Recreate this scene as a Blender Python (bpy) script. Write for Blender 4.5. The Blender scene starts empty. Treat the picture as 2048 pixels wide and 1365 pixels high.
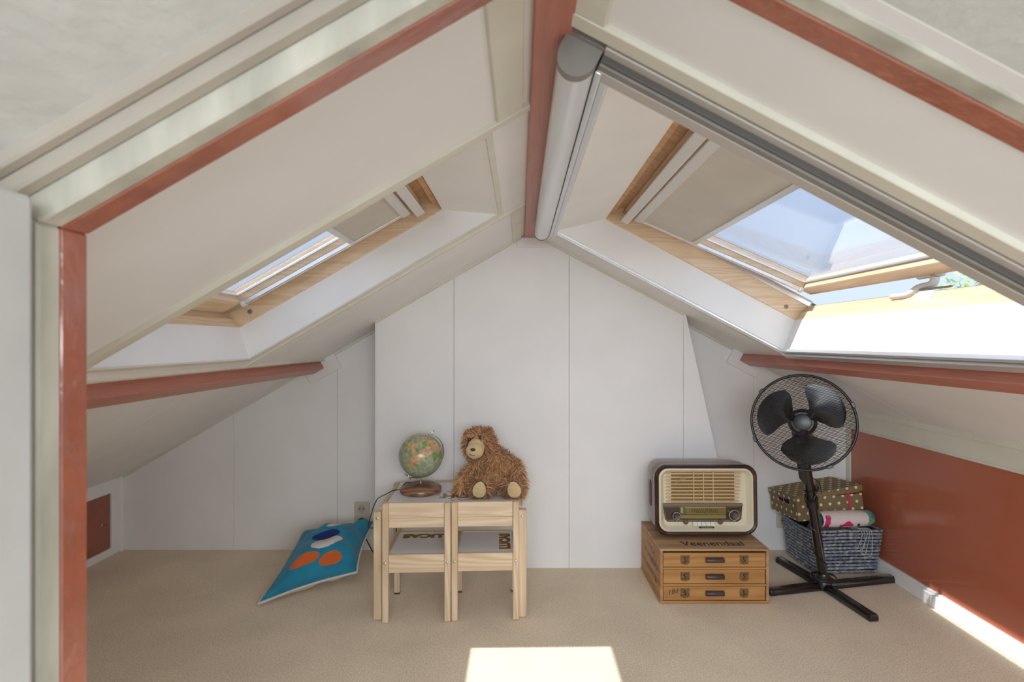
import bpy, bmesh, math, random
from mathutils import Vector, Matrix, noise
random.seed(7)
C = bpy.context.scene.collection
SC = bpy.context.scene
V = Vector
PI = math.pi

# ---------------------------------------------------------------- camera, sky, sun, exposure
cam_data = bpy.data.cameras.new('camera')
cam = bpy.data.objects.new('camera', cam_data)
C.objects.link(cam)
cam.location = (0, 0, 1.145)
cam.rotation_euler = (PI / 2, 0, 0)
cam_data.sensor_width = 36
cam_data.lens = 36 * 1100 / 2048
cam_data.shift_x = -16 / 2048
cam_data.shift_y = 1.5 / 2048
cam_data.clip_start = 0.02
cam_data.dof.use_dof = True
cam_data.dof.focus_distance = 2.5
cam_data.dof.aperture_fstop = 4.5
SC.camera = cam

SUN_DIR = V((0.64, 0.045, -1.0)).normalized()          # the way the light travels
world = bpy.data.worlds.new('sky')
SC.world = world
world.use_nodes = True
wn = world.node_tree.nodes
wl = world.node_tree.links
wn.clear()
w_out = wn.new('ShaderNodeOutputWorld')
w_bg = wn.new('ShaderNodeBackground')
w_sky = wn.new('ShaderNodeTexSky')
w_sky.sky_type = 'NISHITA'
w_sky.sun_disc = False
w_sky.sun_elevation = math.asin(-SUN_DIR.z)
w_sky.sun_rotation = math.atan2(-SUN_DIR.x, -SUN_DIR.y)
w_sky.air_density = 1.0
w_sky.dust_density = 2.0
w_sky.ozone_density = 1.0
w_mix = wn.new('ShaderNodeMix')
w_mix.data_type = 'RGBA'
w_mix.inputs['Factor'].default_value = 0.55
w_mix.inputs['B'].default_value = (5.9, 6.9, 9.2, 1)
wl.new(w_sky.outputs['Color'], w_mix.inputs['A'])
wl.new(w_mix.outputs['Result'], w_bg.inputs['Color'])
w_bg.inputs['Strength'].default_value = 0.17
wl.new(w_bg.outputs['Background'], w_out.inputs['Surface'])

sun_data = bpy.data.lights.new('sun', 'SUN')
sun_data.energy = 6.5
sun_data.angle = 0.0093
sun_data.color = (0.98, 0.99, 1.0)
sun = bpy.data.objects.new('sun', sun_data)
C.objects.link(sun)
sun.rotation_euler = SUN_DIR.to_track_quat('-Z', 'Y').to_euler()

# added fill lamp on the landing side behind the camera, lifts the room's brightness
land = bpy.data.lights.new('landing_fill', 'AREA')
land.shape = 'RECTANGLE'
land.size, land.size_y = 5.0, 1.0
land.energy = 175
land.color = (0.90, 0.96, 1.0)
lando = bpy.data.objects.new('landing_fill', land)
C.objects.link(lando)
lando.location = (0.2, -1.8, 1.45)
lando.rotation_euler = V((0, 1, -0.45)).to_track_quat('-Z', 'Z').to_euler()

SC.view_settings.view_transform = 'Standard'
SC.view_settings.look = 'None'
SC.view_settings.gamma = 1.0
SC.view_settings.use_curve_mapping = False
SC.view_settings.exposure = -0.12
SC.cycles.max_bounces = 12
SC.cycles.diffuse_bounces = 8
SC.cycles.transparent_max_bounces = 16


# ---------------------------------------------------------------- helpers
class MB:
    """collects pieces of one mesh"""

    def __init__(self, X=None):
        self.v, self.f, self.m = [], [], []
        self.mi = 0
        self.X = X or Matrix.Identity(4)

    def add(self, vs, fs):
        b = len(self.v)
        X = self.X
        self.v += [X @ V(p) for p in vs]
        self.f += [tuple(b + i for i in f) for f in fs]
        self.m += [self.mi] * len(fs)

    def hexa(self, p):
        self.add(p, [(0, 3, 2, 1), (4, 5, 6, 7), (0, 1, 5, 4), (1, 2, 6, 5), (2, 3, 7, 6), (3, 0, 4, 7)])
        return self

    def box(self, x0, x1, y0, y1, z0, z1):
        return self.hexa([(x0, y0, z0), (x1, y0, z0), (x1, y1, z0), (x0, y1, z0),
                          (x0, y0, z1), (x1, y0, z1), (x1, y1, z1), (x0, y1, z1)])

    def prism(self, A, B):
        n = len(A)
        self.add(list(A) + list(B), [tuple(range(n))[::-1], tuple(range(n, 2 * n))] +
                 [(i, (i + 1) % n, n + (i + 1) % n, n + i) for i in range(n)])
        return self

    def rings(self, R, closed=False, cap=True):
        n = len(R[0])
        vs = [p for r in R for p in r]
        fs = []
        k = len(R)
        for i in range(k if closed else k - 1):
            a, b = i * n, ((i + 1) % k) * n
            for j in range(n):
                fs.append((a + j, a + (j + 1) % n, b + (j + 1) % n, b + j))
        if cap and not closed:
            fs.append(tuple(range(n))[::-1])
            fs.append(tuple(range((k - 1) * n, k * n)))
        self.add(vs, fs)
        return self

    def tube(self, path, r, n=8, closed=False, cap=True):
        path = [V(p) for p in path]
        k = len(path)
        rs = r if isinstance(r, (list, tuple)) else [r] * k
        ref = None
        R = []
        for i, p in enumerate(path):
            if closed:
                t = path[(i + 1) % k] - path[i - 1]
            else:
                t = path[min(i + 1, k - 1)] - path[max(i - 1, 0)]
            t.normalize()
            if ref is None:
                ref = V((0, 0, 1)) if abs(t.z) < 0.9 else V((1, 0, 0))
            u = t.cross(ref)
            if u.length < 1e-6:
                u = t.orthogonal()
            u.normalize()
            w = u.cross(t).normalized()
            ref = w
            R.append([p + (u * math.cos(a) + w * math.sin(a)) * rs[i] for a in [2 * PI * j / n for j in range(n)]])
        return self.rings(R, closed, cap)

    def lathe(self, prof, n=32, c=(0, 0, 0)):
        """profile (r, z) about the z axis"""
        R = [[(c[0] + max(r, 1e-5) * math.cos(2 * PI * j / n), c[1] + max(r, 1e-5) * math.sin(2 * PI * j / n), c[2] + z)
              for j in range(n)] for r, z in prof]
        return self.rings(R)

    def ball(self, c, r, nu=20, nv=12):
        rr = r if isinstance(r, (list, tuple)) else (r, r, r)
        R = []
        for i in range(nv + 1):
            a = -PI / 2 + PI * i / nv
            R.append([(c[0] + rr[0] * max(math.cos(a), 1e-4) * math.cos(2 * PI * j / nu),
                       c[1] + rr[1] * max(math.cos(a), 1e-4) * math.sin(2 * PI * j / nu),
                       c[2] + rr[2] * math.sin(a)) for j in range(nu)])
        return self.rings(R)

    def grid(self, fn, nu, nv, mat=None):
        vs = [fn(i / nu, j / nv) for j in range(nv + 1) for i in range(nu + 1)]
        fs, ms = [], []
        for j in range(nv):
            for i in range(nu):
                a = j * (nu + 1) + i
                fs.append((a, a + 1, a + nu + 2, a + nu + 1))
                ms.append(mat((i + .5) / nu, (j + .5) / nv) if mat else self.mi)
        b = len(self.m)
        self.add(vs, fs)
        self.m[b:] = ms
        return self

    def build(self, name, mats, parent=None, bev=0.0, smooth=False, seg=1, kind=None, label=None, normals=True, angle=40):
        me = bpy.data.meshes.new(name)
        me.from_pydata([tuple(p) for p in self.v], [], self.f)
        if not isinstance(mats, (list, tuple)):
            mats = [mats]
        for m in mats:
            me.materials.append(m)
        me.polygons.foreach_set('material_index', self.m)
        if normals or bev:
            bm = bmesh.new()
            bm.from_mesh(me)
            if normals:
                bmesh.ops.recalc_face_normals(bm, faces=bm.faces[:])
            if bev:
                es = [e for e in bm.edges if len(e.link_faces) == 2 and e.calc_face_angle(0) > 0.5]
                bmesh.ops.bevel(bm, geom=es, offset=bev, segments=seg, affect='EDGES', profile=0.5, clamp_overlap=True)
            bm.to_mesh(me)
            bm.free()
        if smooth:
            me.shade_smooth()
            me.set_sharp_from_angle(angle=math.radians(angle))
        box_uv(me)
        return link(name, me, parent, kind, label)


def box_uv(me):
    uv = me.uv_layers.new(name='UVMap')
    vs = me.vertices
    data = [0.0] * (2 * len(me.loops))
    for p in me.polygons:
        n = p.normal
        a = max(range(3), key=lambda i: abs(n[i]))
        i0, i1 = ((1, 2), (0, 2), (0, 1))[a]
        for li in p.loop_indices:
            co = vs[me.loops[li].vertex_index].co
            data[2 * li], data[2 * li + 1] = co[i0], co[i1]
    uv.data.foreach_set('uv', data)


def link(name, me, parent=None, kind=None, label=None):
    o = bpy.data.objects.new(name, me)
    C.objects.link(o)
    if parent:
        o.parent = parent
    if kind:
        o['kind'] = kind
    if label:
        o['label'] = label
    return o


def tag(o, label, cat, group=None):
    o['label'] = label
    o['category'] = cat
    if group:
        o['group'] = group
    return o


def thing(name, label, cat, loc=(0, 0, 0), rot=(0, 0, 0), group=None):
    o = bpy.data.objects.new(name, None)
    o.empty_display_size = 0.1
    C.objects.link(o)
    o.location = loc
    o.rotation_euler = rot
    return tag(o, label, cat, group)


def structure(name):
    o = bpy.data.objects.new(name, None)
    o.empty_display_size = 0.1
    C.objects.link(o)
    o['kind'] = 'structure'
    return o


def text_mesh(name, s, size, mat, parent, X, depth=0.0006, offset=0.0, shear=0.0, align='CENTER', squash=1.0):
    cu = bpy.data.curves.new(name, 'FONT')
    cu.body = s
    cu.size = size
    cu.extrude = depth
    cu.offset = offset
    cu.shear = shear
    cu.align_x = align
    cu.align_y = 'CENTER'
    cu.resolution_u = 3
    t = bpy.data.objects.new(name, cu)
    C.objects.link(t)
    dg = bpy.context.evaluated_depsgraph_get()
    me = bpy.data.meshes.new_from_object(t.evaluated_get(dg))
    bpy.data.objects.remove(t)
    bpy.data.curves.remove(cu)
    me.transform(X @ Matrix.Diagonal((squash, 1, 1, 1)))
    me.materials.clear()
    me.materials.append(mat)
    me.name = name
    return link(name, me, parent)


def mtx(loc, xa, ya, za):
    m = Matrix.Identity(4)
    for i in range(3):
        m[i][0], m[i][1], m[i][2], m[i][3] = xa[i], ya[i], za[i], loc[i]
    return m


def bez(pts, n=8):
    """smooth path through points (Catmull-Rom)"""
    P = [V(p) for p in pts]
    P = [P[0] * 2 - P[1]] + P + [P[-1] * 2 - P[-2]]
    out = []
    for i in range(1, len(P) - 2):
        a, b, c, d = P[i - 1:i + 3]
        for k in range(n):
            t = k / n
            out.append(0.5 * ((2 * b) + (c - a) * t + (2 * a - 5 * b + 4 * c - d) * t * t + (3 * b - a - 3 * c + d) * t ** 3))
    out.append(P[-2])
    return out


# ---------------------------------------------------------------- materials
def lin(c):
    return tuple(((x / 255) / 12.92 if x / 255 <= 0.04045 else ((x / 255 + 0.055) / 1.055) ** 2.4) for x in c)


def base_mat(name):
    m = bpy.data.materials.new(name)
    m.use_nodes = True
    nt = m.node_tree
    return m, nt, nt.nodes['Principled BSDF']


def mat(name, col, rough=0.5, metal=0.0, var=0.0, scale=8.0, stretch=(1, 1, 1), bump=0.0, bscale=60.0, bstretch=None,
        col2=None, coat=0.0, spec=0.5, detail=4, rvar=0.0, sheen=0.0, lo=0.35, hi=0.65, bdist=0.002):
    m, nt, b = base_mat(name)
    N, L = nt.nodes, nt.links
    b.inputs['Roughness'].default_value = rough
    b.inputs['Metallic'].default_value = metal
    b.inputs['Specular IOR Level'].default_value = spec
    b.inputs['Coat Weight'].default_value = coat
    b.inputs['Coat Roughness'].default_value = 0.08
    b.inputs['Sheen Weight'].default_value = sheen
    tc = N.new('ShaderNodeTexCoord')
    if var or col2:
        mp = N.new('ShaderNodeMapping')
        mp.inputs['Scale'].default_value = stretch
        L.new(tc.outputs['Object'], mp.inputs['Vector'])
        nz = N.new('ShaderNodeTexNoise')
        nz.inputs['Scale'].default_value = scale
        nz.inputs['Detail'].default_value = detail
        L.new(mp.outputs['Vector'], nz.inputs['Vector'])
        cr = N.new('ShaderNodeValToRGB')
        a = col2 or tuple(x * (1 - var) for x in col)
        z = col if col2 else tuple(min(1, x * (1 + var)) for x in col)
        cr.color_ramp.elements[0].color = (*a, 1)
        cr.color_ramp.elements[1].color = (*z, 1)
        cr.color_ramp.elements[0].position = lo
        cr.color_ramp.elements[1].position = hi
        L.new(nz.outputs['Fac'], cr.inputs['Fac'])
        L.new(cr.outputs['Color'], b.inputs['Base Color'])
        if rvar:
            mr = N.new('ShaderNodeMapRange')
            mr.inputs['To Min'].default_value = rough - rvar
            mr.inputs['To Max'].default_value = rough + rvar
            mr.inputs['From Min'].default_value = 0.3
            mr.inputs['From Max'].default_value = 0.7
            L.new(nz.outputs['Fac'], mr.inputs['Value'])
            L.new(mr.outputs['Result'], b.inputs['Roughness'])
    else:
        b.inputs['Base Color'].default_value = (*col, 1)
    if bump:
        mp2 = N.new('ShaderNodeMapping')
        mp2.inputs['Scale'].default_value = bstretch or stretch
        L.new(tc.outputs['Object'], mp2.inputs['Vector'])
        nb = N.new('ShaderNodeTexNoise')
        nb.inputs['Scale'].default_value = bscale
        nb.inputs['Detail'].default_value = 3
        L.new(mp2.outputs['Vector'], nb.inputs['Vector'])
        bp = N.new('ShaderNodeBump')
        bp.inputs['Strength'].default_value = bump
        bp.inputs['Distance'].default_value = bdist
        L.new(nb.outputs['Fac'], bp.inputs['Height'])
        L.new(bp.outputs['Normal'], b.inputs['Normal'])
    return m


def wood(name, c1, c2, axis=0, rough=0.45, ring=26.0, mix=0.6):
    """pine-like grain that runs along one axis"""
    m, nt, b = base_mat(name)
    N, L = nt.nodes, nt.links
    tc = N.new('ShaderNodeTexCoord')
    mp = N.new('ShaderNodeMapping')
    s = [1.0, 1.0, 1.0]
    s[axis] = 0.07
    mp.inputs['Scale'].default_value = s
    L.new(tc.outputs['Object'], mp.inputs['Vector'])
    n1 = N.new('ShaderNodeTexNoise')
    n1.inputs['Scale'].default_value = 9
    n1.inputs['Detail'].default_value = 2
    n1.inputs['Distortion'].default_value = 0.6
    L.new(mp.outputs['Vector'], n1.inputs['Vector'])
    mu = N.new('ShaderNodeMath')
    mu.operation = 'MULTIPLY'
    mu.inputs[1].default_value = ring
    L.new(n1.outputs['Fac'], mu.inputs[0])
    fr = N.new('ShaderNodeMath')
    fr.operation = 'PINGPONG'
    fr.inputs[1].default_value = 1.0
    L.new(mu.outputs[0], fr.inputs[0])
    n2 = N.new('ShaderNodeTexNoise')
    n2.inputs['Scale'].default_value = 120
    n2.inputs['Detail'].default_value = 3
    L.new(mp.outputs['Vector'], n2.inputs['Vector'])
    mx = N.new('ShaderNodeMix')
    mx.inputs['Factor'].default_value = 1 - mix
    L.new(fr.outputs[0], mx.inputs['A'])
    L.new(n2.outputs['Fac'], mx.inputs['B'])
    cr = N.new('ShaderNodeValToRGB')
    cr.color_ramp.elements[0].color = (*c1, 1)
    cr.color_ramp.elements[1].color = (*c2, 1)
    cr.color_ramp.elements[0].position = 0.1
    cr.color_ramp.elements[1].position = 0.9
    L.new(mx.outputs['Result'], cr.inputs['Fac'])
    L.new(cr.outputs['Color'], b.inputs['Base Color'])
    b.inputs['Roughness'].default_value = rough
    bp = N.new('ShaderNodeBump')
    bp.inputs['Strength'].default_value = 0.15
    bp.inputs['Distance'].default_value = 0.001
    L.new(mx.outputs['Result'], bp.inputs['Height'])
    L.new(bp.outputs['Normal'], b.inputs['Normal'])
    return m


def glass_mat(name, tint=(0.97, 0.985, 1.0)):
    m = bpy.data.materials.new(name)
    m.use_nodes = True
    N, L = m.node_tree.nodes, m.node_tree.links
    N.clear()
    out = N.new('ShaderNodeOutputMaterial')
    tr = N.new('ShaderNodeBsdfTransparent')
    tr.inputs['Color'].default_value = (*tint, 1)
    gl = N.new('ShaderNodeBsdfGlossy')
    gl.inputs['Roughness'].default_value = 0.01
    lw = N.new('ShaderNodeLayerWeight')
    lw.inputs['Blend'].default_value = 0.5
    pw = N.new('ShaderNodeMath')
    pw.operation = 'POWER'
    pw.inputs[1].default_value = 4.0
    L.new(lw.outputs['Facing'], pw.inputs[0])
    fr = N.new('ShaderNodeMath')
    fr.operation = 'MULTIPLY_ADD'
    fr.inputs[1].default_value = 0.9
    fr.inputs[2].default_value = 0.045
    L.new(pw.outputs[0], fr.inputs[0])
    mx = N.new('ShaderNodeMixShader')
    L.new(fr.outputs[0], mx.inputs[0])
    L.new(tr.outputs[0], mx.inputs[1])
    L.new(gl.outputs[0], mx.inputs[2])
    L.new(mx.outputs[0], out.inputs['Surface'])
    return m


WHITE = mat('white_panel_paint', (0.84, 0.83, 0.815), 0.45, var=0.03, scale=3, bump=0.08, bscale=90)
WHITE2 = mat('white_lining', (0.86, 0.855, 0.835), 0.4, var=0.02, scale=5, bump=0.05, bscale=80)
CREAM = mat('cream_batten_paint', (0.70, 0.675, 0.57), 0.35, var=0.05, scale=6, bump=0.1, bscale=60)
CREAM_OLD = mat('aged_cream_paint', (0.52, 0.50, 0.42), 0.4, var=0.22, scale=7, stretch=(2, 2, 0.5), bump=0.2, bscale=25, detail=6)
BEIGE = mat('beige_casing_paint', (0.46, 0.41, 0.345), 0.4, var=0.06, scale=5, bump=0.15, bscale=20)
PLASTER = mat('rough_white_plaster', (0.66, 0.67, 0.645), 0.7, var=0.05, scale=14, bump=0.6, bscale=55, bdist=0.004, stretch=(1, 0.5, 1))
RED = mat('terracotta_gloss_paint', (0.335, 0.098, 0.052), 0.28, var=0.07, scale=5, bump=0.12, bscale=30, coat=0.25, rvar=0.05)
RED_TRIM = mat('terracotta_trim_paint', (0.36, 0.105, 0.06), 0.22, var=0.1, scale=9, bump=0.8, bscale=16, bstretch=(2, 2, 1.2), coat=1.0, bdist=0.006, rvar=0.08)
RED_BEAM = mat('terracotta_beam_paint', (0.46, 0.175, 0.125), 0.33, var=0.08, scale=12, stretch=(4, 0.4, 4), bump=0.5, bscale=60, bstretch=(4, 0.15, 4), bdist=0.003)
RED_PANEL = mat('terracotta_panel_paint', (0.45, 0.135, 0.075), 0.16, var=0.03, scale=3, bump=0.03, bscale=8, coat=0.3)
ALU = mat('brushed_aluminium', (0.80, 0.81, 0.825), 0.34, metal=0.8, var=0.04, scale=30, stretch=(1, 0.05, 1))
ALU_DARK = mat('grey_end_cap', (0.24, 0.225, 0.20), 0.5, var=0.05, scale=20)
GREY_RAIL = mat('grey_beige_rail', (0.50, 0.46, 0.42), 0.42)
GROOVE = mat('dark_groove', (0.10, 0.09, 0.08), 0.6)
BLACK = mat('black_plastic', (0.012, 0.011, 0.011), 0.28)
WHITE_PLASTIC = mat('white_plastic', (0.74, 0.74, 0.73), 0.3)
PINE_X = wood('window_pine_x', lin((218, 188, 150)), lin((238, 216, 186)), 0)
PINE_Y = wood('window_pine_y', lin((218, 188, 150)), lin((238, 216, 186)), 1)
ORANGE_PINE = wood('window_pine_dark', lin((196, 148, 98)), lin((222, 184, 136)), 0)
GLASS = glass_mat('window_glass')
BLIND = mat('beige_blind_fabric', (0.66, 0.63, 0.57), 0.85, var=0.03, scale=6, bump=0.05, bscale=300)
CHROME = mat('chrome', (0.75, 0.75, 0.75), 0.15, metal=1.0)
STEEL = mat('zinc_screw', (0.62, 0.62, 0.60), 0.3, metal=0.9)


def carpet_mat():
    m, nt, b = base_mat('beige_carpet')
    N, L = nt.nodes, nt.links
    tc = N.new('ShaderNodeTexCoord')
    n1 = N.new('ShaderNodeTexNoise')
    n1.inputs['Scale'].default_value = 190
    n1.inputs['Detail'].default_value = 3
    n2 = N.new('ShaderNodeTexNoise')
    n2.inputs['Scale'].default_value = 3.5
    n2.inputs['Detail'].default_value = 5
    for n in (n1, n2):
        L.new(tc.outputs['Object'], n.inputs['Vector'])
    c1 = N.new('ShaderNodeValToRGB')
    c1.color_ramp.elements[0].color = (0.60, 0.475, 0.335, 1)
    c1.color_ramp.elements[1].color = (0.90, 0.78, 0.60, 1)
    c1.color_ramp.elements[0].position = 0.3
    c1.color_ramp.elements[1].position = 0.7
    L.new(n1.outputs['Fac'], c1.inputs['Fac'])
    mr = N.new('ShaderNodeMapRange')
    mr.inputs['From Min'].default_value = 0.3
    mr.inputs['From Max'].default_value = 0.7
    mr.inputs['To Min'].default_value = 0.92
    mr.inputs['To Max'].default_value = 1.06
    L.new(n2.outputs['Fac'], mr.inputs['Value'])
    mx = N.new('ShaderNodeMix')
    mx.data_type = 'RGBA'
    mx.blend_type = 'MULTIPLY'
    mx.inputs['Factor'].default_value = 1
    L.new(c1.outputs['Color'], mx.inputs['A'])
    L.new(mr.outputs['Result'], mx.inputs['B'])
    L.new(mx.outputs['Result'], b.inputs['Base Color'])
    b.inputs['Roughness'].default_value = 0.95
    b.inputs['Specular IOR Level'].default_value = 0.1
    b.inputs['Sheen Weight'].default_value = 0.2
    bp = N.new('ShaderNodeBump')
    bp.inputs['Strength'].default_value = 0.6
    bp.inputs['Distance'].default_value = 0.004
    L.new(n1.outputs['Fac'], bp.inputs['Height'])
    L.new(bp.outputs['Normal'], b.inputs['Normal'])
    return m


# ---------------------------------------------------------------- the attic shell
APEX = V((0.05, 0, 1.70))
TL, TR = 0.58, 0.53
aL, aR = math.atan(TL), math.atan(TR)
SL, NL = V((-math.cos(aL), 0, -math.sin(aL))), V((-math.sin(aL), 0, math.cos(aL)))
SR, NR = V((math.cos(aR), 0, -math.sin(aR))), V((math.sin(aR), 0, math.cos(aR)))
YV = V((0, 1, 0))


def FL(s, y, n):
    return APEX + SL * s + YV * y + NL * n


def FR(s, y, n):
    return APEX + SR * s + YV * y + NR * n


def roof_z(x):
    return 1.70 - (TL * (0.05 - x) if x < 0.05 else TR * (x - 0.05))


def rb(mb, F, s0, s1, y0, y1, n0, n1):
    """a board lying in the roof's own directions"""
    return mb.hexa([F(s0, y0, n0), F(s1, y0, n0), F(s1, y1, n0), F(s0, y1, n0),
                    F(s0, y0, n1), F(s1, y0, n1), F(s1, y1, n1), F(s0, y1, n1)])


XL, XR = -2.19, 1.80
Y0, YB, YC = -0.6, 3.02, 2.78           # open landing end, recess wall, chimney breast
CX0 = -0.728

floor = MB().box(XL - .1, XR + .1, Y0, YB + .1, -0.05, 0).build('floor', carpet_mat(), kind='structure')

# roof: panels, battens and linings, each a piece of the ceiling
ceiling = structure('ceiling')


def panel(F, s0, s1, y0, y1, m=WHITE, name='roof_panel', n0=0.0, n1=0.018, bev=0.0015):
    return rb(MB(), F, s0, s1, y0, y1, n0, n1).build(name, m, ceiling, bev=bev)


LO = dict(s0=0.15, s1=1.235, y0=1.285, y1=2.068)      # left skylight opening in the roof plane
RO = dict(s0=0.135, s1=1.256, y0=0.99, y1=2.42)
EL, ER = 2.66, 2.06
for F, O, E, n_ in ((FL, LO, EL, 'left'), (FR, RO, ER, 'right')):
    panel(F, -0.01, E, Y0, 0.60, PLASTER, 'plaster_slope')
    g = 0.0126
    panel(F, 0.0, O['s0'] - g, O['y0'] - g + .001, O['y1'] + g - .001)
    panel(F, O['s1'] + g, E, O['y0'] - g + .001, O['y1'] + g - .001)
    panel(F, 0.0, E, 0.60, O['y0'] - g)
    panel(F, 0.0, E, O['y1'] + g, YB + 0.03)
    # roof skin outside, so that no daylight leaks through the joints
    k = MB()
    rb(k, F, -0.05, O['s0'] - .014, Y0, YB + .1, 0.03, 0.05)
    rb(k, F, O['s1'] + .014, E, Y0, YB + .1, 0.03, 0.05)
    rb(k, F, O['s0'] - .01, O['s1'] + .01, Y0, O['y0'] - .014, 0.03, 0.05)
    rb(k, F, O['s0'] - .01, O['s1'] + .01, O['y1'] + .014, YB + .1, 0.03, 0.05)
    k.build('roof_skin', GROOVE, ceiling)

# battens
def batten(F, s0, s1, y0, y1, h=0.012, m=CREAM):
    return rb(MB(), F, s0, s1, y0, y1, -h, 0.002).build('batten', m, ceiling, bev=0.002)


batten(FL, 0.0, EL - .1, 1.222, 1.252, 0.012)
batten(FL, 0.055, 0.12, 0.72, 1.222, 0.010)
batten(FL, 0.055, 0.10, 2.16, 2.76, 0.008)
batten(FL, 0.0, 1.30, 2.135, 2.155, 0.005)
batten(FR, 0.0, ER - .1, 0.875, 0.912, 0.012)
batten(FR, 0.045, 0.10, 0.62, 0.875, 0.010)
batten(FR, 1.0, 1.26, 2.52, 2.54, 0.004)
# cove strips where roof and back walls meet
for F, s0, s1, y in ((FL, 0.05, 0.9, YC), (FR, 0.05, 0.88, YC), (FL, 0.86, 2.58, YB), (FR, 0.95, 1.98, YB)):
    batten(F, s0, s1, y - 0.014, y + 0.002, 0.010)
# thin strips above the purlins
batten(FL, 1.290, 1.305, 0.72, YB - .01, 0.008)
batten(FR, 1.345, 1.360, 0.72, YB - .01, 0.008)

# ---------------------------------------------------------------- walls
def wall_panel(wall, pts, y, th=0.02, m=WHITE, g=0.0006):
    """one board of a wall that faces the camera: outline (x, z) from the bottom left, counter-clockwise"""
    cx = sum(p[0] for p in pts) / len(pts)
    q = [(x + (g if x < cx else -g), z) for x, z in pts]
    return MB().prism([(x, y, z) for x, z in q], [(x, y + th, z) for x, z in q]).build('wall_panel', m, wall, bev=0.0016)


def rect_to_roof(x0, x1, xb0=None, xb1=None):
    p = [(x0 if xb0 is None else xb0, 0.0), (x1 if xb1 is None else xb1, 0.0), (x1, roof_z(x1) + .006)]
    if x0 < 0.05 < x1:
        p.append((0.05, 1.706))
    p.append((x0, roof_z(x0) + .006))
    return p


wall_back = structure('wall_back')
xs = [XL - .02, -1.574, -1.004, CX0 - 0.06]
for a, b in zip(xs, xs[1:]):
    wall_panel(wall_back, rect_to_roof(a, b), YB)
xs = [0.78, 1.285, XR + .03]
for a, b in zip(xs, xs[1:]):
    wall_panel(wall_back, rect_to_roof(a, b), YB)
gab = [(XL - .2, -.02), (XR + .2, -.02), (XR + .2, roof_z(XR + .2) + .03), (0.05, 1.73), (XL - .2, roof_z(XL - .2) + .03)]
MB().prism([(x, YB + .021, z) for x, z in gab], [(x, YB + .05, z) for x, z in gab]).build('backing', CREAM, wall_back)

wall_chimney = structure('wall_chimney_breast')
CXT, CXB = 0.838, 1.122
xs = [CX0, -0.334, 0.248, 0.8266]
for a, b in zip(xs, xs[1:]):
    wall_panel(wall_chimney, rect_to_roof(a, b), YC)
wall_panel(wall_chimney, [(0.8266, 0), (CXB, 0), (CXT, roof_z(CXT) + .004), (0.8266, roof_z(0.83) + .005)], YC)
MB().box(CX0 - 0.006, CX0 + 0.012, YC + .001, YB, 0, roof_z(CX0)).build('side_panel', WHITE, wall_chimney, bev=.002)
MB().hexa([(CXB - .02, YC + .002, 0), (CXB, YC + .002, 0), (CXB, YB, 0), (CXB - .02, YB, 0),
           (CXT - .02, YC + .002, roof_z(CXT)), (CXT, YC + .002, roof_z(CXT)), (CXT, YB, roof_z(CXT)), (CXT - .02, YB, roof_z(CXT))]
          ).build('side_panel', WHITE, wall_chimney)
pts = [(CX0, 0), (CXB - .03, 0), (CXT - .03, 1.26), (0.05, 1.69), (CX0, 1.24)]
MB().prism([(x, YC + .0205, z) for x, z in pts], [(x, YC + .04, z) for x, z in pts]).build('backing', CREAM, wall_chimney)

# knee walls
wall_left = structure('wall_left')
MB().box(XL - .04, XL - .012, Y0, YB, 0, 0.44).build('backing', CREAM, wall_left)
MB().box(XL - .02, XL + .004, 0.7, YB - .012, 0.335, 0.425).build('top_board', WHITE, wall_left, bev=.002)
MB().box(XL - .012, XL + .012, 0.7, YB - .012, 0.420, 0.436).build('top_moulding', WHITE, wall_left, bev=.003)
MB().box(XL - .02, XL + .004, 2.945, YB, 0.0, 0.335).build('upright_board', WHITE, wall_left, bev=.002)
MB().box(XL - .02, XL + .004, 0.7, 2.30, 0.0, 0.335).build('side_board', WHITE, wall_left, bev=.002)
MB().box(XL - .02, XL + .004, 2.30, 2.945, 0.0, 0.040).build('bottom_board', WHITE, wall_left, bev=.002)
MB().box(XL - .01, XL + .018, YB - .022, YB + .001, 0.0, 0.43).build('corner_bead', WHITE, wall_left, bev=.003)


def hatch_with_hole(y0, y1, z0, z1, hy, hz, r, x):
    n = 24
    a = MB()
    # outline split into the square ring around the hole
    ring = [(hy + r * math.cos(2 * PI * i / n), hz + r * math.sin(2 * PI * i / n)) for i in range(n)]

    def outer(t):
        c, s = math.cos(t), math.sin(t)
        k = []
        if c > 1e-9: k.append((y1 - hy) / c)
        if c < -1e-9: k.append((y0 - hy) / c)
        if s > 1e-9: k.append((z1 - hz) / s)
        if s < -1e-9: k.append((z0 - hz) / s)
        k = min(k)
        return (hy + c * k, hz + s * k)
    angs = [2 * PI * i / n for i in range(n)] + [math.atan2(z - hz, y - hy) % (2 * PI) for y in (y0, y1) for z in (z0, z1)]
    angs = sorted(set(angs))
    R = []
    for t in angs:
        o = outer(t)
        i = (hy + r * math.cos(t), hz + r * math.sin(t))
        R.append([(x, *o), (x, *i), (x - .012, *i), (x - .012, *o)])
    a.rings(R, closed=True)
    return a


h = hatch_with_hole(2.303, 2.942, 0.043, 0.332, 2.895, 0.178, 0.011, XL - .004).build('hatch', RED, wall_left, smooth=True, label='terracotta red hatch with a round finger hole')
MB().box(XL - .03, XL - .02, 2.80, 2.96, 0.1, 0.25).build('hatch_back', GROOVE, wall_left)

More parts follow.
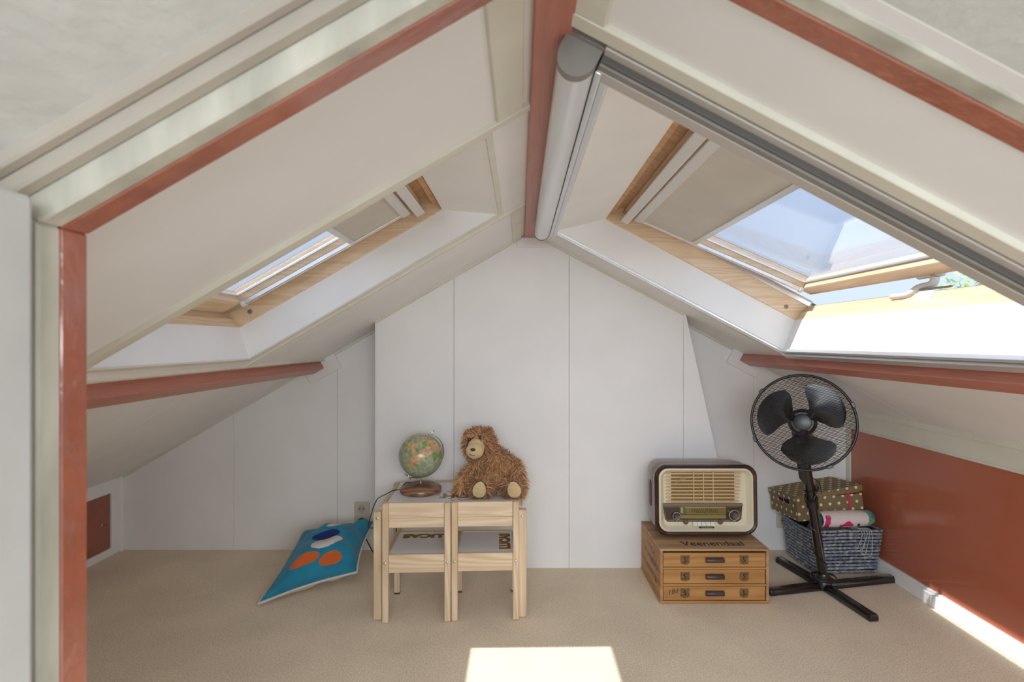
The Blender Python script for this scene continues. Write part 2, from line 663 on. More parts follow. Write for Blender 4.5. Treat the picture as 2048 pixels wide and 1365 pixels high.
wall_right = structure('wall_right')
MB().box(XR + .014, XR + .04, Y0, YB, 0, 0.80).build('backing', CREAM, wall_right)
MB().box(XR - .002, XR + .014, 0.75, 2.986, 0.062, 0.679).build('red_panel', RED_PANEL, wall_right, bev=.001, label='glossy terracotta red panel')
MB().box(XR - .014, XR + .014, 0.7, YB - .002, 0.679, 0.770).build('top_board', CREAM, wall_right, bev=.002)
MB().box(XR - .022, XR + .012, 0.7, YB - .002, 0.757, 0.785).build('top_moulding', CREAM, wall_right, bev=.004, seg=2)
MB().box(XR - .018, XR + .012, 0.7, YB - .002, 0.672, 0.684).build('lower_bead', CREAM, wall_right, bev=.003)
MB().box(XR - .012, XR + .014, 2.986, YB - .002, 0.06, 0.680).build('upright_board', CREAM, wall_right, bev=.002)
bb = structure('baseboard_right')
MB().box(XR - .026, XR + .012, 0.6, YB - .002, 0.0, 0.055).build('board', WHITE, bb, bev=.003)
MB().box(XR - .014, XR + .012, 0.6, YB - .002, 0.055, 0.064).build('cap', WHITE, bb, bev=.002)

# ridge beam and purlins
trim_1 = MB().box(0.022, 0.090, 0.62, YC - .002, 1.668, 1.71).build('trim_1', RED_BEAM, kind='structure', bev=.003)
MB().box(-0.016, 0.115, YC - .014, YC + .01, 1.620, 1.672).build('trim_2', WHITE, kind='structure', bev=.003)
trim_3 = rb(MB(), FL, 1.318, 1.385, 0.68, YB - .018, -0.043, 0.01).build('trim_3', RED_BEAM, kind='structure', bev=.003)
trim_4 = rb(MB(), FR, 1.322, 1.388, 0.68, YB - .018, -0.043, 0.01).build('trim_4', RED_BEAM, kind='structure', bev=.003)
rb(MB(), FL, 1.235, 1.425, YB - .02, YB + .005, -0.085, 0.005).build('trim_5', WHITE, kind='structure', bev=.002)
rb(MB(), FR, 1.265, 1.45, YB - .02, YB + .005, -0.085, 0.005).build('trim_6', WHITE, kind='structure', bev=.002)

# ---------------------------------------------------------------- the framed opening the camera looks through
# opening outline at the room side (x, z); the outline of each layer is pushed outwards by o
JX0, JX1, CXA = -0.550, 1.62, 0.107  # right jamb is out of view, set wide to let more fill light in
JL, JA = 0.577, 0.517
ZC0 = 1.281
ZA = ZC0 + JL * (CXA - JX0)
ZC1 = ZA - JA * (JX1 - CXA)


def outline(o):
    oz0 = o / math.cos(math.atan(JL))
    oz1 = o / math.cos(math.atan(JA))
    # apex of the shifted lines
    zl = lambda x: ZC0 + JL * (x - JX0) + oz0
    zr = lambda x: ZA - JA * (x - CXA) + oz1
    xa = (ZA + JA * CXA + oz1 - ZC0 + JL * JX0 - oz0) / (JL + JA)
    return [(JX0 - o, -0.0), (JX0 - o, zl(JX0 - o)), (xa, zl(xa)), (JX1 + o, zr(JX1 + o)), (JX1 + o, -0.0)]


opening = structure('door_1')


def frame_layer(name, y0, y1, oi, oo, m, bev=0.002):
    I, O = outline(oi), outline(oo)
    for i, part in enumerate(('jamb', 'sloped_head', 'sloped_head', 'jamb')):
        q = [I[i], I[i + 1], O[i + 1], O[i]]
        MB().prism([(x, y0, z) for x, z in q], [(x, y1, z) for x, z in q]).build(part if not name else name + '_' + part, m, opening, bev=bev)


frame_layer('red', 0.660, 0.700, 0.0, 0.045, RED_TRIM)
frame_layer('cream', 0.628, 0.660, 0.0005, 0.05, CREAM_OLD, 0.003)
frame_layer('beige', 0.606, 0.628, 0.030, 0.075, BEIGE, 0.003)
frame_layer('casing', 0.588, 0.606, 0.047, 0.085, BEIGE, 0.003)
# partition that carries the frame
wf = structure('wall_front')
O = outline(0.044)
MB().prism([(XL, .61, 0), (O[0][0], .61, 0), (O[1][0], .61, O[1][1]), (O[1][0], .61, roof_z(O[1][0])), (XL, .61, roof_z(XL))],
           [(XL, .69, 0), (O[0][0], .69, 0), (O[1][0], .69, O[1][1]), (O[1][0], .69, roof_z(O[1][0])), (XL, .69, roof_z(XL))]).build('partition', WHITE, wf)
MB().prism([(O[4][0], .61, 0), (XR, .61, 0), (XR, .61, roof_z(XR)), (O[3][0], .61, roof_z(O[3][0]))],
           [(O[4][0], .69, 0), (XR, .69, 0), (XR, .69, roof_z(XR)), (O[3][0], .69, roof_z(O[3][0]))]).build('partition', WHITE, wf)
# low plastered wall of the landing at the left of the camera
q = [(-0.526, -0.5), (-0.526, 0.590), (-0.532, 0.602), (-0.59, 0.604), (-0.59, -0.5)]
MB().prism([(x, y, 0) for x, y in q], [(x, y, 1.303) for x, y in q]).build('wall_landing', mat('landing_wall_paint', (0.53, 0.52, 0.50), 0.5, var=0.06, scale=6, bump=0.15, bscale=40), kind='structure', bev=.006, seg=2)


# ---------------------------------------------------------------- skylights
def skylight(name, F, O, n_in, w0, w1, tilt, hand):
    """O the opening in the roof plane; the window frame starts n_in above it between s = w0 and w1"""
    win = structure(name)
    y0, y1 = O['y0'], O['y1']
    t = 0.012
    # linings of the reveal, each its own board
    for nm, a0, a1, b0, b1 in (('lining_top', O['s0'], O['s0'] - t, w0, w0 - t), ('lining_bottom', O['s1'], O['s1'] + t, w1, w1 + t)):
        MB().hexa([F(a0, y0 - t, 0), F(a1, y0 - t, 0), F(a1, y1 + t, 0), F(a0, y1 + t, 0),
                   F(b0, y0 - t, n_in), F(b1, y0 - t, n_in), F(b1, y1 + t, n_in), F(b0, y1 + t, n_in)]).build(nm, WHITE2, win)
    for nm, ya, yb in (('lining_side', y1, y1 + t), ('lining_side', y0 - t, y0)):
        MB().hexa([F(O['s0'] - .01, ya, 0), F(O['s1'] + .01, ya, 0), F(O['s1'] + .01, yb, 0), F(O['s0'] - .01, yb, 0),
                   F(w0 - .01, ya, n_in), F(w1 + .01, ya, n_in), F(w1 + .01, yb, n_in), F(w0 - .01, yb, n_in)]).build(nm, WHITE2, win)
    # thin edge strips around the opening
    for s0, s1, a, b in ((O['s0'] - .016, O['s0'] + .002, y0, y1), (O['s1'] - .002, O['s1'] + .016, y0, y1),
                         (O['s0'] - .014, O['s1'] + .014, y1 - .002, y1 + .015), (O['s0'] - .014, O['s1'] + .014, y0 - .015, y0 + .002)):
        rb(MB(), F, s0, s1, a, b, -.004, .002).build('edge_strip', CREAM if hand < 0 else WHITE2, win, bev=.001)
    # fixed pine frame
    fy0, fy1, nt = y0 + .012, y1 - .008, n_in + 0.105
    rb(MB(), F, w0 - .02, w1 + .03, fy1, fy1 + .035, n_in - .001, nt).build('frame_side', PINE_X, win, bev=.002)
    rb(MB(), F, w0 - .02, w1 + .03, fy0 - .035, fy0, n_in - .001, nt).build('frame_side', PINE_X, win, bev=.002)
    rb(MB(), F, w0 - .035, w0, fy0, fy1, n_in - .001, nt).build('frame_top', PINE_Y, win, bev=.002)
    rb(MB(), F, w0, w0 + .022, fy0, fy1, n_in + .035, nt).build('frame_top_rebate', ORANGE_PINE, win, bev=.003)
    rb(MB(), F, w0 + .022, w0 + .058, fy0, fy1, n_in + .075, nt + .003).build('frame_top_board', ORANGE_PINE, win, bev=.003)
    rb(MB(), F, w1 + .002, w1 + .055, fy0, fy1, n_in - .001, n_in + .040).build('frame_sill', PINE_Y, win, bev=.003)
    rb(MB(), F, w1 + .018, w1 + .060, fy0, fy1, n_in + .040, n_in + .078).build('frame_sill_step', PINE_Y, win, bev=.003)
    rb(MB(), F, w0 + .02, w1 + .02, fy1 - .009, fy1 + .001, nt - .03, nt - .012).build('frame_gasket', ALU, win)
    for s, dy in ((w1 - .065, 0),):
        g = F(s, fy1 - .0012, n_in + .030)
        MB(mtx(g, SL if hand < 0 else SR, NL if hand < 0 else NR, -YV)).lathe([(0.009, 0), (0.0085, .0022), (.004, .0024), (.0035, -.001), (0, -.001)], 20).build('screw_hole', ALU_DARK, win, smooth=True)
    # outer flashing of dark metal
    k = MB()
    rb(k, F, w0 - .12, w0 + .075, y0 - .08, y1 + .08, nt + .004, nt + .016)
    rb(k, F, w1 + .058, w1 + .10, y0 - .08, y1 + .08, n_in - .01, n_in + .070)
    rb(k, F, w0 - .12, w1 + .10, y1 + .03, y1 + .09, n_in - .03, nt + .006)
    rb(k, F, w0 - .12, w1 + .10, y0 - .09, y0 - .03, n_in - .03, nt + .006)
    k.build('flashing', mat('lead_grey_flashing', (0.09, 0.095, 0.11), 0.5), win)
    # sash, hinged at the top and standing open at the bottom
    h0 = w0 + .012
    ct, st = math.cos(tilt), math.sin(tilt)

    def S(s, y, n):
        ds = s - h0
        return F(h0 + ds * ct - n * st, y, n_in + 0.052 + ds * st + n * ct)
    sy0, sy1 = fy0 + .008, fy1 - .012
    e0, e1 = w0 + .055, w1 + .004
    g0, g1, gy0, gy1 = e0 + .075, e1 - (.079 if hand < 0 else .062), sy0 + .045, sy1 - .045

    def sb(nm, s0, s1, a, b, n0, n1, m, bev=.002):
        return rb(MB(), S, s0, s1, a, b, n0, n1).build(nm, m, win, bev=bev)
    sb('sash_top', e0, g0, sy0, sy1, 0.0, .05, PINE_Y)
    sb('sash_bottom', g1, e1, sy0, sy1, 0.0, .05, PINE_Y)
    sb('sash_side', e0, e1, sy1 - .045, sy1, 0.0, .05, PINE_X)
    sb('sash_side', e0, e1, sy0, sy0 + .045, 0.0, .05, PINE_X)
    sb('sash_cover', e1 - .02, e1 + .05, sy0 - .02, sy1 + .02, .05, .062, mat('dark_blue_grey_cover', (0.05, 0.055, 0.10), 0.4))
    sb('sash_cover', e0, e1, sy1 - .02, sy1 + .02, .05, .062, ALU_DARK)
    sb('sash_cover', e0, e1, sy0 - .02, sy0 + .02, .05, .062, ALU_DARK)
    sb('window_pane', g0 - .01, g1 + .01, gy0 - .01, gy1 + .01, .030, .036, GLASS, bev=0)
    # spacer bars of the glazing
    for s0, s1, a, b in ((g1 - .008, g1 + .004, gy0, gy1), (g0, g1, gy1 - .008, gy1 + .004), (g0, g1, gy0 - .004, gy0 + .008)):
        sb('glazing_bar', s0, s1, a, b, .022, .030, ALU, bev=.001)
    # ventilation flap at the head of the window
    rb(MB(), F, w0 + .060, w0 + .096, fy0 + .01, fy1 - .02, n_in + .014, n_in + .034).build('ventilation_flap', WHITE_PLASTIC, win, bev=.004, seg=2)
    return win, S, (e0, e1, g0, g1, sy0, sy1, gy0, gy1, fy0, fy1, nt)


win_1, S1, D1 = skylight('window_1', FL, LO, 0.120, 0.325, 1.205, math.radians(0.6), -1)
win_2, S2, D2 = skylight('window_2', FR, RO, 0.139, 0.295, 1.240, math.radians(4.3), 1)


def roller_blind(S, D, s_end, label):
    e0, e1, g0, g1, sy0, sy1, gy0, gy1, fy0, fy1, nt = D
    r = thing('roller_blind', label, 'blind', S(g0, (gy0 + gy1) / 2, -.01))
    inv = Matrix.Translation(-r.location)

    def part(nm, s0, s1, a, b, n0, n1, m, bev=.001):
        o = MB(inv)
        return rb(o, S, s0, s1, a, b, n0, n1).build(nm, m, r, bev=bev)
    part('headbox', g0 - .024, g0 + .012, gy0 - .015, gy1 + .015, -.022, -.0005, WHITE_PLASTIC, .003)
    o = MB(inv)
    o.grid(lambda u, v: S(g0 + .01 + (s_end - g0 - .01) * u, gy0 + .004 + (gy1 - gy0 - .008) * v,
                          -.008 - .0022 * math.sin(9 * u + 4 * v) * math.sin(3 * v + 1)), 16, 20)
    o.build('fabric', BLIND, r, smooth=True)
    part('bottom_bar', s_end - .004, s_end + .018, gy0 + .002, gy1 - .002, -.015, -.003, ALU, .003)
    for a, b in ((gy1 - .004, gy1 + .012), (gy0 - .012, gy0 + .004)):
        part('side_rail', g0, g1 - .002, a, b, -.016, -.0005, ALU, .002)
        part('side_rail_lip', g0, g1 - .002, a + .005, a + .011, -.019, -.016, ALU, .001)
    part('corner_clip', g1 - .014, g1 + .002, gy1 - .008, gy1 + .014, -.02, -.0005, WHITE_PLASTIC, .002)
    return r


roller_blind(S1, D1, 0.662, 'beige roller blind half drawn in the narrow left skylight')
roller_blind(S2, D2, 0.672, 'beige roller blind half drawn in the wide right skylight')

# window handle on the sash of the right skylight and its striking plate on the sill
e0, e1, g0, g1, sy0, sy1, gy0, gy1, fy0, fy1, nt = D2
yh = 1.705
k = MB()
rb(k, S2, e1 - .004, e1 + .010, yh - .055, yh + .055, -.004, .020)
k.build('handle_base', WHITE_PLASTIC, win_2, bev=.003)
P = [S2(e1 + .004, yh - .02, -.002), S2(e1 + .012, yh - .01, -.022), S2(e1 + .012, yh + .045, -.030), S2(e1 + .010, yh + .075, -.052), S2(e1 + .008, yh + .15, -.054)]
MB().tube(bez(P, 5), [0.013] * 6 + [0.011] * 9 + [.010] * 6, 10).build('window_handle', WHITE_PLASTIC, win_2, smooth=True, label='white plastic window handle')
k = MB(mtx(FR(1.262, yh, 0.139 + .058), -SR, YV, NR))
k.box(-.012, .012, -.035, .03, -.02, .02)
k.build('striking_plate', WHITE_PLASTIC, win_2, bev=.007, seg=3, smooth=True)
rb(MB(), FR, 1.250, 1.256, yh - .10, yh + .03, 0.139 + .079, 0.139 + .083).build('latch_strip', ALU_DARK, win_2)

# ---------------------------------------------------------------- insect screen with its cassette on the right roof slope
sc_ = thing('insect_screen', 'aluminium insect screen with round cassette framing the right skylight', 'screen', FR(0.08, 1.7, -.02))
inv = Matrix.Translation(-sc_.location)


def spart(nm, s0, s1, a, b, n0, n1, m, bev=.002):
    return rb(MB(inv), FR, s0, s1, a, b, n0, n1).build(nm, m, sc_, bev=bev, seg=2)


# D-shaped cassette: flat against the roof, round below
prof = [(0.040, 0.0), (0.040, -.030)]
cs, rr = 0.074, 0.034
prof += [(cs - rr * math.cos(a), -.034 - (rr + .004) * math.sin(a)) for a in [PI * i / 16 for i in range(17)]]
prof += [(0.108, -.030), (0.108, 0.0)]
MB(inv).prism([FR(s, 0.958, n) for s, n in prof], [FR(s, 2.447, n) for s, n in prof]).build('cassette', ALU, sc_, smooth=True, label='bright round aluminium cassette')
for a, b in ((0.936, 0.957), (2.448, 2.462)):
    q = [(cs + (s - cs) * 1.03, n * 1.02) for s, n in prof]
    MB(inv).prism([FR(s, a, n) for s, n in q], [FR(s, b, n) for s, n in q]).build('end_cap', ALU_DARK, sc_, smooth=True, label='matt grey brown end cap')
spart('cassette_back', 0.034, 0.122, 0.930, 0.960, -.010, 0, ALU_DARK)
spart('pull_bar', 0.110, 0.122, 0.965, 2.445, -.034, -.004, ALU)
spart('pull_bar_grip', 0.122, 0.136, 0.965, 2.445, -.026, -.002, ALU)
spart('near_rail', 0.112, 1.30, 0.918, 0.940, -.014, 0, GREY_RAIL)
spart('near_rail_groove', 0.112, 1.30, 0.938, 0.944, -.026, -.001, GROOVE)
spart('near_rail_channel', 0.112, 1.30, 0.944, 0.962, -.030, 0, ALU_DARK)
spart('near_rail_lip', 0.112, 1.30, 0.962, 0.996, -.031, -.014, GREY_RAIL)
spart('far_rail', 0.112, 1.30, 2.424, 2.434, -.014, 0, ALU)
spart('far_rail_channel', 0.112, 1.30, 2.437, 2.448, -.018, 0, ALU)
spart('bottom_rail', 1.246, 1.262, 0.95, 2.43, -.016, -.002, ALU)
spart('bottom_rail_groove', 1.262, 1.268, 0.95, 2.43, -.010, -.002, GROOVE)
spart('bottom_rail_channel', 1.268, 1.300, 0.95, 2.44, -.024, 0, ALU)

# ================================================================ things
PALE = (lin((196, 168, 134)), lin((226, 204, 174)))
PW_X, PW_Y, PW_Z = (wood('pale_pine_' + 'xyz'[i], *PALE, axis=i, rough=0.55, ring=18) for i in range(3))
BOARD_WHITE = mat('white_board', (0.80, 0.80, 0.81), 0.35)
GOLD = mat('gold_lettering', lin((150, 112, 40)), 0.35, metal=0.35)
DARK_FOOT = mat('dark_felt', (0.06, 0.05, 0.045), 0.9)


def screw(parent, loc, ax, r=0.0055):
    za = V(ax)
    xa = za.orthogonal().normalized()
    MB(mtx(loc, xa, za.cross(xa), za)).lathe([(0, 0), (r, 0), (r, .002), (r * .7, .0034), (r * .35, .0036), (r * .3, .0022), (0, .0022)], 14).build('screw', STEEL, parent, smooth=True)


# ---- children's table
tb = thing('play_table', 'low pale pine table with a white lettered top, behind the two small chairs', 'table', (-0.297, 2.506, 0), (0, 0, math.radians(2.4)))
for sx in (-1, 1):
    for sy in (-1, 1):
        x, y = sx * 0.298, sy * 0.222
        MB().box(x - .017, x + .017, y - .017, y + .017, 0.002, 0.447).build('leg', PW_Z, tb, bev=.003)
MB().box(-.281, .281, -.218, -.202, .375, .449).build('apron', PW_X, tb, bev=.002)
MB().box(-.281, .281, .214, .230, .375, .455).build('apron', PW_X, tb, bev=.002)
for sx in (-1, 1):
    x = sx * .291
    MB().box(x - .008, x + .008, -.205, .214, .375, .455).build('apron', PW_Y, tb, bev=.002)
MB().box(-.283, .283, -.204, .214, .442, .450).build('table_top', BOARD_WHITE, tb, bev=.001)
for sx in (-1, 1):
    screw(tb, (sx * .298, -.239, .42), (0, -1, 0), .006)
text_mesh('lettering', 'HO', 0.078, GOLD, tb, mtx((0.008, -0.035, .4506), (1, 0, 0), (0, 1, 0), (0, 0, 1)), .0004, .004)
deco = MB()
rng = random.Random(3)
for i in range(26):
    a = i / 26 * 2 * PI
    x, y = 0.02 + .085 * math.cos(a) + rng.uniform(-.015, .015), -0.02 + .075 * math.sin(a) + rng.uniform(-.012, .012)
    w = rng.uniform(.004, .009)
    deco.mi = i % 3
    deco.prism([(x + w * math.cos(b) * (1 + .4 * math.cos(3 * b)), y + w * .7 * math.sin(b), .4501) for b in [2 * PI * k / 8 for k in range(8)]],
               [(x + w * math.cos(b) * (1 + .4 * math.cos(3 * b)), y + w * .7 * math.sin(b), .4506) for b in [2 * PI * k / 8 for k in range(8)]])
deco.build('printed_motifs', [mat('print_blue', lin((110, 120, 190)), .5), mat('print_pink', lin((200, 120, 150)), .5), mat('print_grey', lin((120, 125, 140)), .5)], tb, kind='stuff')


# ---- two children's chairs, backs towards the camera
def make_chair(label, loc, rz, word, turned):
    c = thing('child_chair', label, 'chair', loc, (0, 0, rz), 'small pine chairs at the play table')
    for sx in (-1, 1):
        x = sx * .126
        MB().box(x - .0125, x + .0125, -.150, -.120, 0.002, .487).build('back_leg', PW_Z, c, bev=.003)
        MB().box(x - .0125, x + .0125, .110, .140, 0.006, .272).build('front_leg', PW_Z, c, bev=.003)
        MB().box(x - .012, x + .012, .111, .139, 0.0, .006).build('foot_pad', DARK_FOOT, c)
        MB().box(x - .009, x + .009, -.1195, .1095, .205, .278).build('side_rail', PW_Y, c, bev=.002)
        screw(c, (x, -.150, .245), (0, -1, 0))
    MB().box(-.113, .113, -.143, -.128, .4255, .487).build('back_slat', PW_X, c, bev=.002)
    MB().box(-.113, .113, -.140, -.125, .385, .425).build('back_slat', PW_X, c, bev=.002)
    MB().box(-.113, .113, -.145, -.130, .203, .277).build('rear_rail', PW_X, c, bev=.002)
    MB().box(-.113, .113, .120, .135, .203, .277).build('front_rail', PW_X, c, bev=.002)
    MB().box(-.116, .116, -.130, .120, .268, .274).build('seat', BOARD_WHITE, c, bev=.001)
    if turned:
        X = mtx((.083, -.002, .2742), (0, 1, 0), (-1, 0, 0), (0, 0, 1))
    else:
        X = mtx((.012, .082, .2742), (-1, 0, 0), (0, -1, 0), (0, 0, 1))
    text_mesh('lettering', word, .060, GOLD, c, X, .0004, .0045, squash=1.12 if not turned else 1.0)
    return c


make_chair('small pine chair, gold letters along the far edge of its white seat', (-0.428, 2.2355 + .15, 0), math.radians(2.4), 'LUCAS', False)
make_chair('small pine chair, gold letters along the side of its white seat', (-0.148, 2.252 + .15, 0), math.radians(2.2), 'LUCAS', True)

# ---- globe
GX, GY, GZ = -0.459, 2.545, 0.450
gl = thing('desk_globe', 'old green desk globe with chrome meridian on a round wooden foot', 'globe', (GX, GY, GZ))
MB().lathe([(0, 0), (.088, 0), (.095, .006), (.095, .020), (.088, .030), (.060, .040), (.02, .045), (0, .045)], 48).build(
    'foot', wood('walnut_foot', lin((96, 62, 44)), lin((166, 122, 92)), 0, .25, ring=16), gl, smooth=True)
R = 0.101
sc = V((0, 0, 0.169))
ax = V((math.sin(math.radians(25)), -0.02, math.cos(math.radians(25)))).normalized()
LAND = {
    'africa': [(-6, 36), (10, 37), (11, 33), (20, 31), (32, 31), (35, 28), (43, 12), (51, 12), (41, -2), (40, -15), (35, -20), (32, -28), (26, -34), (18, -34), (12, -17), (13, -6), (9, 4), (-8, 5), (-17, 14), (-16, 22), (-9, 32)],
    'europe_asia': [(-9, 37), (-9, 43), (-1, 43), (-4, 48), (2, 51), (8, 54), (10, 58), (5, 59), (5, 62), (14, 68), (28, 71), (60, 69), (100, 77), (140, 72), (178, 68), (160, 60), (140, 54), (130, 43), (122, 38), (121, 28), (108, 20), (106, 9), (98, 10), (92, 22), (80, 15), (77, 8), (72, 20), (60, 25), (56, 24), (51, 25), (48, 30), (56, 26), (59, 22), (52, 16), (44, 13), (39, 21), (35, 28), (36, 36), (27, 37), (23, 37), (20, 42), (16, 40), (18, 40), (12, 44), (10, 44), (3, 43), (-1, 37)],
    'britain': [(-5, 50), (1, 51), (-2, 55), (-3, 58), (-6, 57)],
    'madagascar': [(44, -25), (47, -25), (50, -15), (44, -18)],
    'south_america': [(-35, -7), (-39, -17), (-48, -26), (-58, -38), (-68, -52), (-74, -45), (-71, -18), (-81, -5), (-77, 8), (-62, 10), (-50, 1)],
    'greenland': [(-45, 60), (-22, 70), (-18, 80), (-60, 82), (-68, 76), (-52, 68)],
    'north_america': [(-81, 25), (-65, 45), (-56, 52), (-78, 62), (-95, 70), (-160, 70), (-165, 60), (-130, 55), (-123, 40), (-110, 23), (-95, 16), (-97, 26), (-90, 30)],
    'antarctica': [(-180, -74), (180, -74), (180, -91), (-180, -91)],
    'australia': [(114, -22), (130, -12), (142, -11), (153, -26), (146, -39), (131, -31), (116, -35)],
}


def inpoly(x, y, P):
    r = False
    for i in range(len(P)):
        x0, y0 = P[i - 1]
        x1, y1 = P[i]
        if (y0 > y) != (y1 > y) and x < (x1 - x0) * (y - y0) / (y1 - y0) + x0:
            r = not r
    return r


rng = random.Random(11)
seeds = [(rng.uniform(-180, 180), rng.uniform(-60, 75), rng.randrange(1, 5)) for _ in range(260)]


def country(u, v):
    lon, lat = u * 360 - 180, v * 180 - 90
    j = 1.5 * noise.noise(V((lon * .2, lat * .2, 0)))
    for P in LAND.values():
        if inpoly(lon + j, lat + j, P):
            return min(seeds, key=lambda s: (s[0] - lon) ** 2 + (s[1] - lat) ** 2)[2]
    return 0


xa = V((0.0, -1, 0)) - ax * ax.dot(V((0, -1, 0)))
xa.normalize()
ya = ax.cross(xa)


def gp(u, v):
    lon = math.radians(u * 360 - 180 - 32)
    lat = math.radians(v * 180 - 90)
    return sc + R * (math.cos(lat) * (math.cos(lon) * xa + math.sin(lon) * ya) + math.sin(lat) * ax)


def printed(nm, c):
    return mat(nm, lin(c), 0.22, var=0.22, scale=70, detail=5, coat=0.2)


MB().grid(gp, 240, 120, country).build('sphere', [printed('ocean_print', (154, 162, 134)), printed('land_orange', (186, 152, 106)), printed('land_yellow', (190, 170, 112)),
                                                  printed('land_green', (118, 154, 98)), printed('land_rose', (192, 152, 124))], gl, smooth=True, normals=False, angle=180)
arc = []
side = V((1, 0, 0)) - ax * ax.x
side.normalize()
side = Matrix.Rotation(math.radians(32), 3, ax) @ side
for k in range(41):
    a = math.radians(-8 + 206 * k / 40)
    arc.append(sc + (R + .009) * (math.cos(a) * ax + math.sin(a) * side))
mer = MB()
fw = ax.cross(side).normalized()
mer.rings([[p + fw * .0065 + (p - sc).normalized() * .0015, p + fw * .0065 - (p - sc).normalized() * .0015,
            p - fw * .0065 - (p - sc).normalized() * .0015, p - fw * .0065 + (p - sc).normalized() * .0015] for p in arc])
mer.build('meridian_arc', CHROME, gl, smooth=True)
for sgn in (1, -1):
    MB().tube([sc + ax * sgn * (R - .002), sc + ax * sgn * (R + .012), sc + ax * sgn * (R + .022)], [.004, .005, .003], 10).build('axis_pin', CHROME, gl, smooth=True)
MB().tube([sc + ax * (R + .012) + side * .004, sc + ax * (R + .03) + side * .008], .0025, 8).build('top_clip', CHROME, gl, smooth=True)
MB().tube([(0, 0, .040), (0, 0, .062)], .005, 12).build('stem', CHROME, gl, smooth=True)
MB(Matrix.Translation((-.052, -.004, .078))).box(-.006, .006, -.005, .005, -.008, .008).build('clamp', CHROME, gl, bev=.002)
MB().tube(bez([(-.04, -.02, .045), (-.055, -.02, .05), (-.072, -.01, .04), (-.098, .0, .012), (-.125, -.02, .011), (-.150, -.06, .004), (-.158, -.12, .010), (-.162, -.165, .008), (-.172, -.20, -.03), (-.180, -.20, -.10), (-.150, .10, -.17), (-.155, .17, -.30), (-.20, .19, -.43)], 6), .0022, 6).build('power_cord', BLACK, gl, smooth=True, label='thin black cord')


# ---- shaggy plush toy
def remeshed(parts, voxel):
    b = MB()
    for c, r in parts:
        if isinstance(c, list):
            b.tube(c, r, 14)
            for q, rq in ((c[0], r[0]), (c[-1], r[-1])):
                b.ball(q, rq, 14, 10)
        else:
            b.ball(c, r, 20, 14)
    me = bpy.data.meshes.new('tmp')
    me.from_pydata([tuple(p) for p in b.v], [], b.f)
    bm = bmesh.new()
    bm.from_mesh(me)
    bmesh.ops.recalc_face_normals(bm, faces=bm.faces[:])
    bm.to_mesh(me)
    bm.free()
    o = bpy.data.objects.new('tmp', me)
    C.objects.link(o)
    m = o.modifiers.new('r', 'REMESH')
    m.mode = 'VOXEL'
    m.voxel_size = voxel
    s = o.modifiers.new('s', 'SMOOTH')
    s.iterations = 6
    s.factor = 0.5
    dg = bpy.context.evaluated_depsgraph_get()
    out = bpy.data.meshes.new_from_object(o.evaluated_get(dg))
    bpy.data.objects.remove(o)
    out.shade_smooth()
    return out


def fur_on(me, n, length, flow, seed, keep=None, width=.0016, wild=.45, lift=.55):
    rng = random.Random(seed)
    me.calc_loop_triangles()
    tris = me.loop_triangles
    acc, t = [], 0.0
    for tr in tris:
        t += tr.area
        acc.append(t)
    import bisect
    b = MB()
    vs = me.vertices
    for _ in range(n):
        tr = tris[min(bisect.bisect(acc, rng.random() * t), len(tris) - 1)]
        a, c = rng.random(), rng.random()
        if a + c > 1:
            a, c = 1 - a, 1 - c
        p0, p1, p2 = (vs[i].co for i in tr.vertices)
        p = p0 + (p1 - p0) * a + (p2 - p0) * c
        nm = tr.normal
        if keep and not keep(p, nm):
            continue
        clump = noise.noise_vector(p * 22) * .9
        d = (nm * lift + flow(p) * .7 + clump * .6 + V((rng.gauss(0, 1), rng.gauss(0, 1), rng.gauss(0, 1))) * wild * .5).normalized()
        if d.dot(nm) < .12:
            d = (d + nm * (.15 - d.dot(nm))).normalized()
        L = length * rng.uniform(.6, 1.25)
        w = nm.cross(d)
        if w.length < 1e-4:
            continue
        w = w.normalized() * width
        g = V((0, 0, -1)) * L * .28
        q1 = p + d * L * .55 + g * .3
        q2 = p + d * L + g
        p = p - nm * .001
        b.mi = rng.choice((0, 0, 1, 1, 2))
        b.add([p - w, p + w, q1 + w * .8, q1 - w * .8, q2], [(0, 1, 2, 3), (3, 2, 4)])
    return b


FUR = [mat('fur_brown', lin((186, 132, 84)), .8, sheen=.3), mat('fur_light', lin((224, 176, 122)), .8, sheen=.3), mat('fur_dark', lin((134, 86, 50)), .8, sheen=.3)]
PLUSH_BASE = mat('plush_base', lin((112, 72, 42)), .95)
CREAM_PLUSH = mat('cream_plush', lin((212, 184, 136)), .9, var=.05, scale=60, sheen=.4)
px, py, pz = -0.112, 2.560, 0.450
pl = thing('plush_toy', 'shaggy brown plush animal with cream muzzle sitting on the small table', 'toy', (px, py, pz))
body_parts = [
    ((0, .01, .085), (.080, .068, .085)), ((-.008, .0, .145), (.066, .055, .055)),
    ([V((-.035, .005, .178)), V((-.050, .0, .195)), V((-.062, -.006, .212))], [.042, .040, .040]),
    ((-.074, -.010, .224), (.064, .056, .064)),
    ([V((-.058, -.005, .165)), V((-.110, -.02, .115)), V((-.150, -.045, .060)), V((-.158, -.055, .030))], [.026, .026, .024, .022]),
    ([V((.050, .0, .150)), V((.086, -.012, .120)), V((.108, -.03, .08)), V((.116, -.04, .05))], [.026, .025, .023, .020]),
    ([V((-.045, -.02, .050)), V((-.060, -.075, .046)), V((-.066, -.110, .044))], [.046, .042, .041]),
    ([V((.045, -.02, .050)), V((.076, -.075, .046)), V((.086, -.110, .044))], [.046, .042, .041]),
]
bm_ = remeshed(body_parts, .007)
bm_.materials.clear()
bm_.materials.append(PLUSH_BASE)
link('body', bm_, pl)
MUZ = V((-.090, -.056, .212))


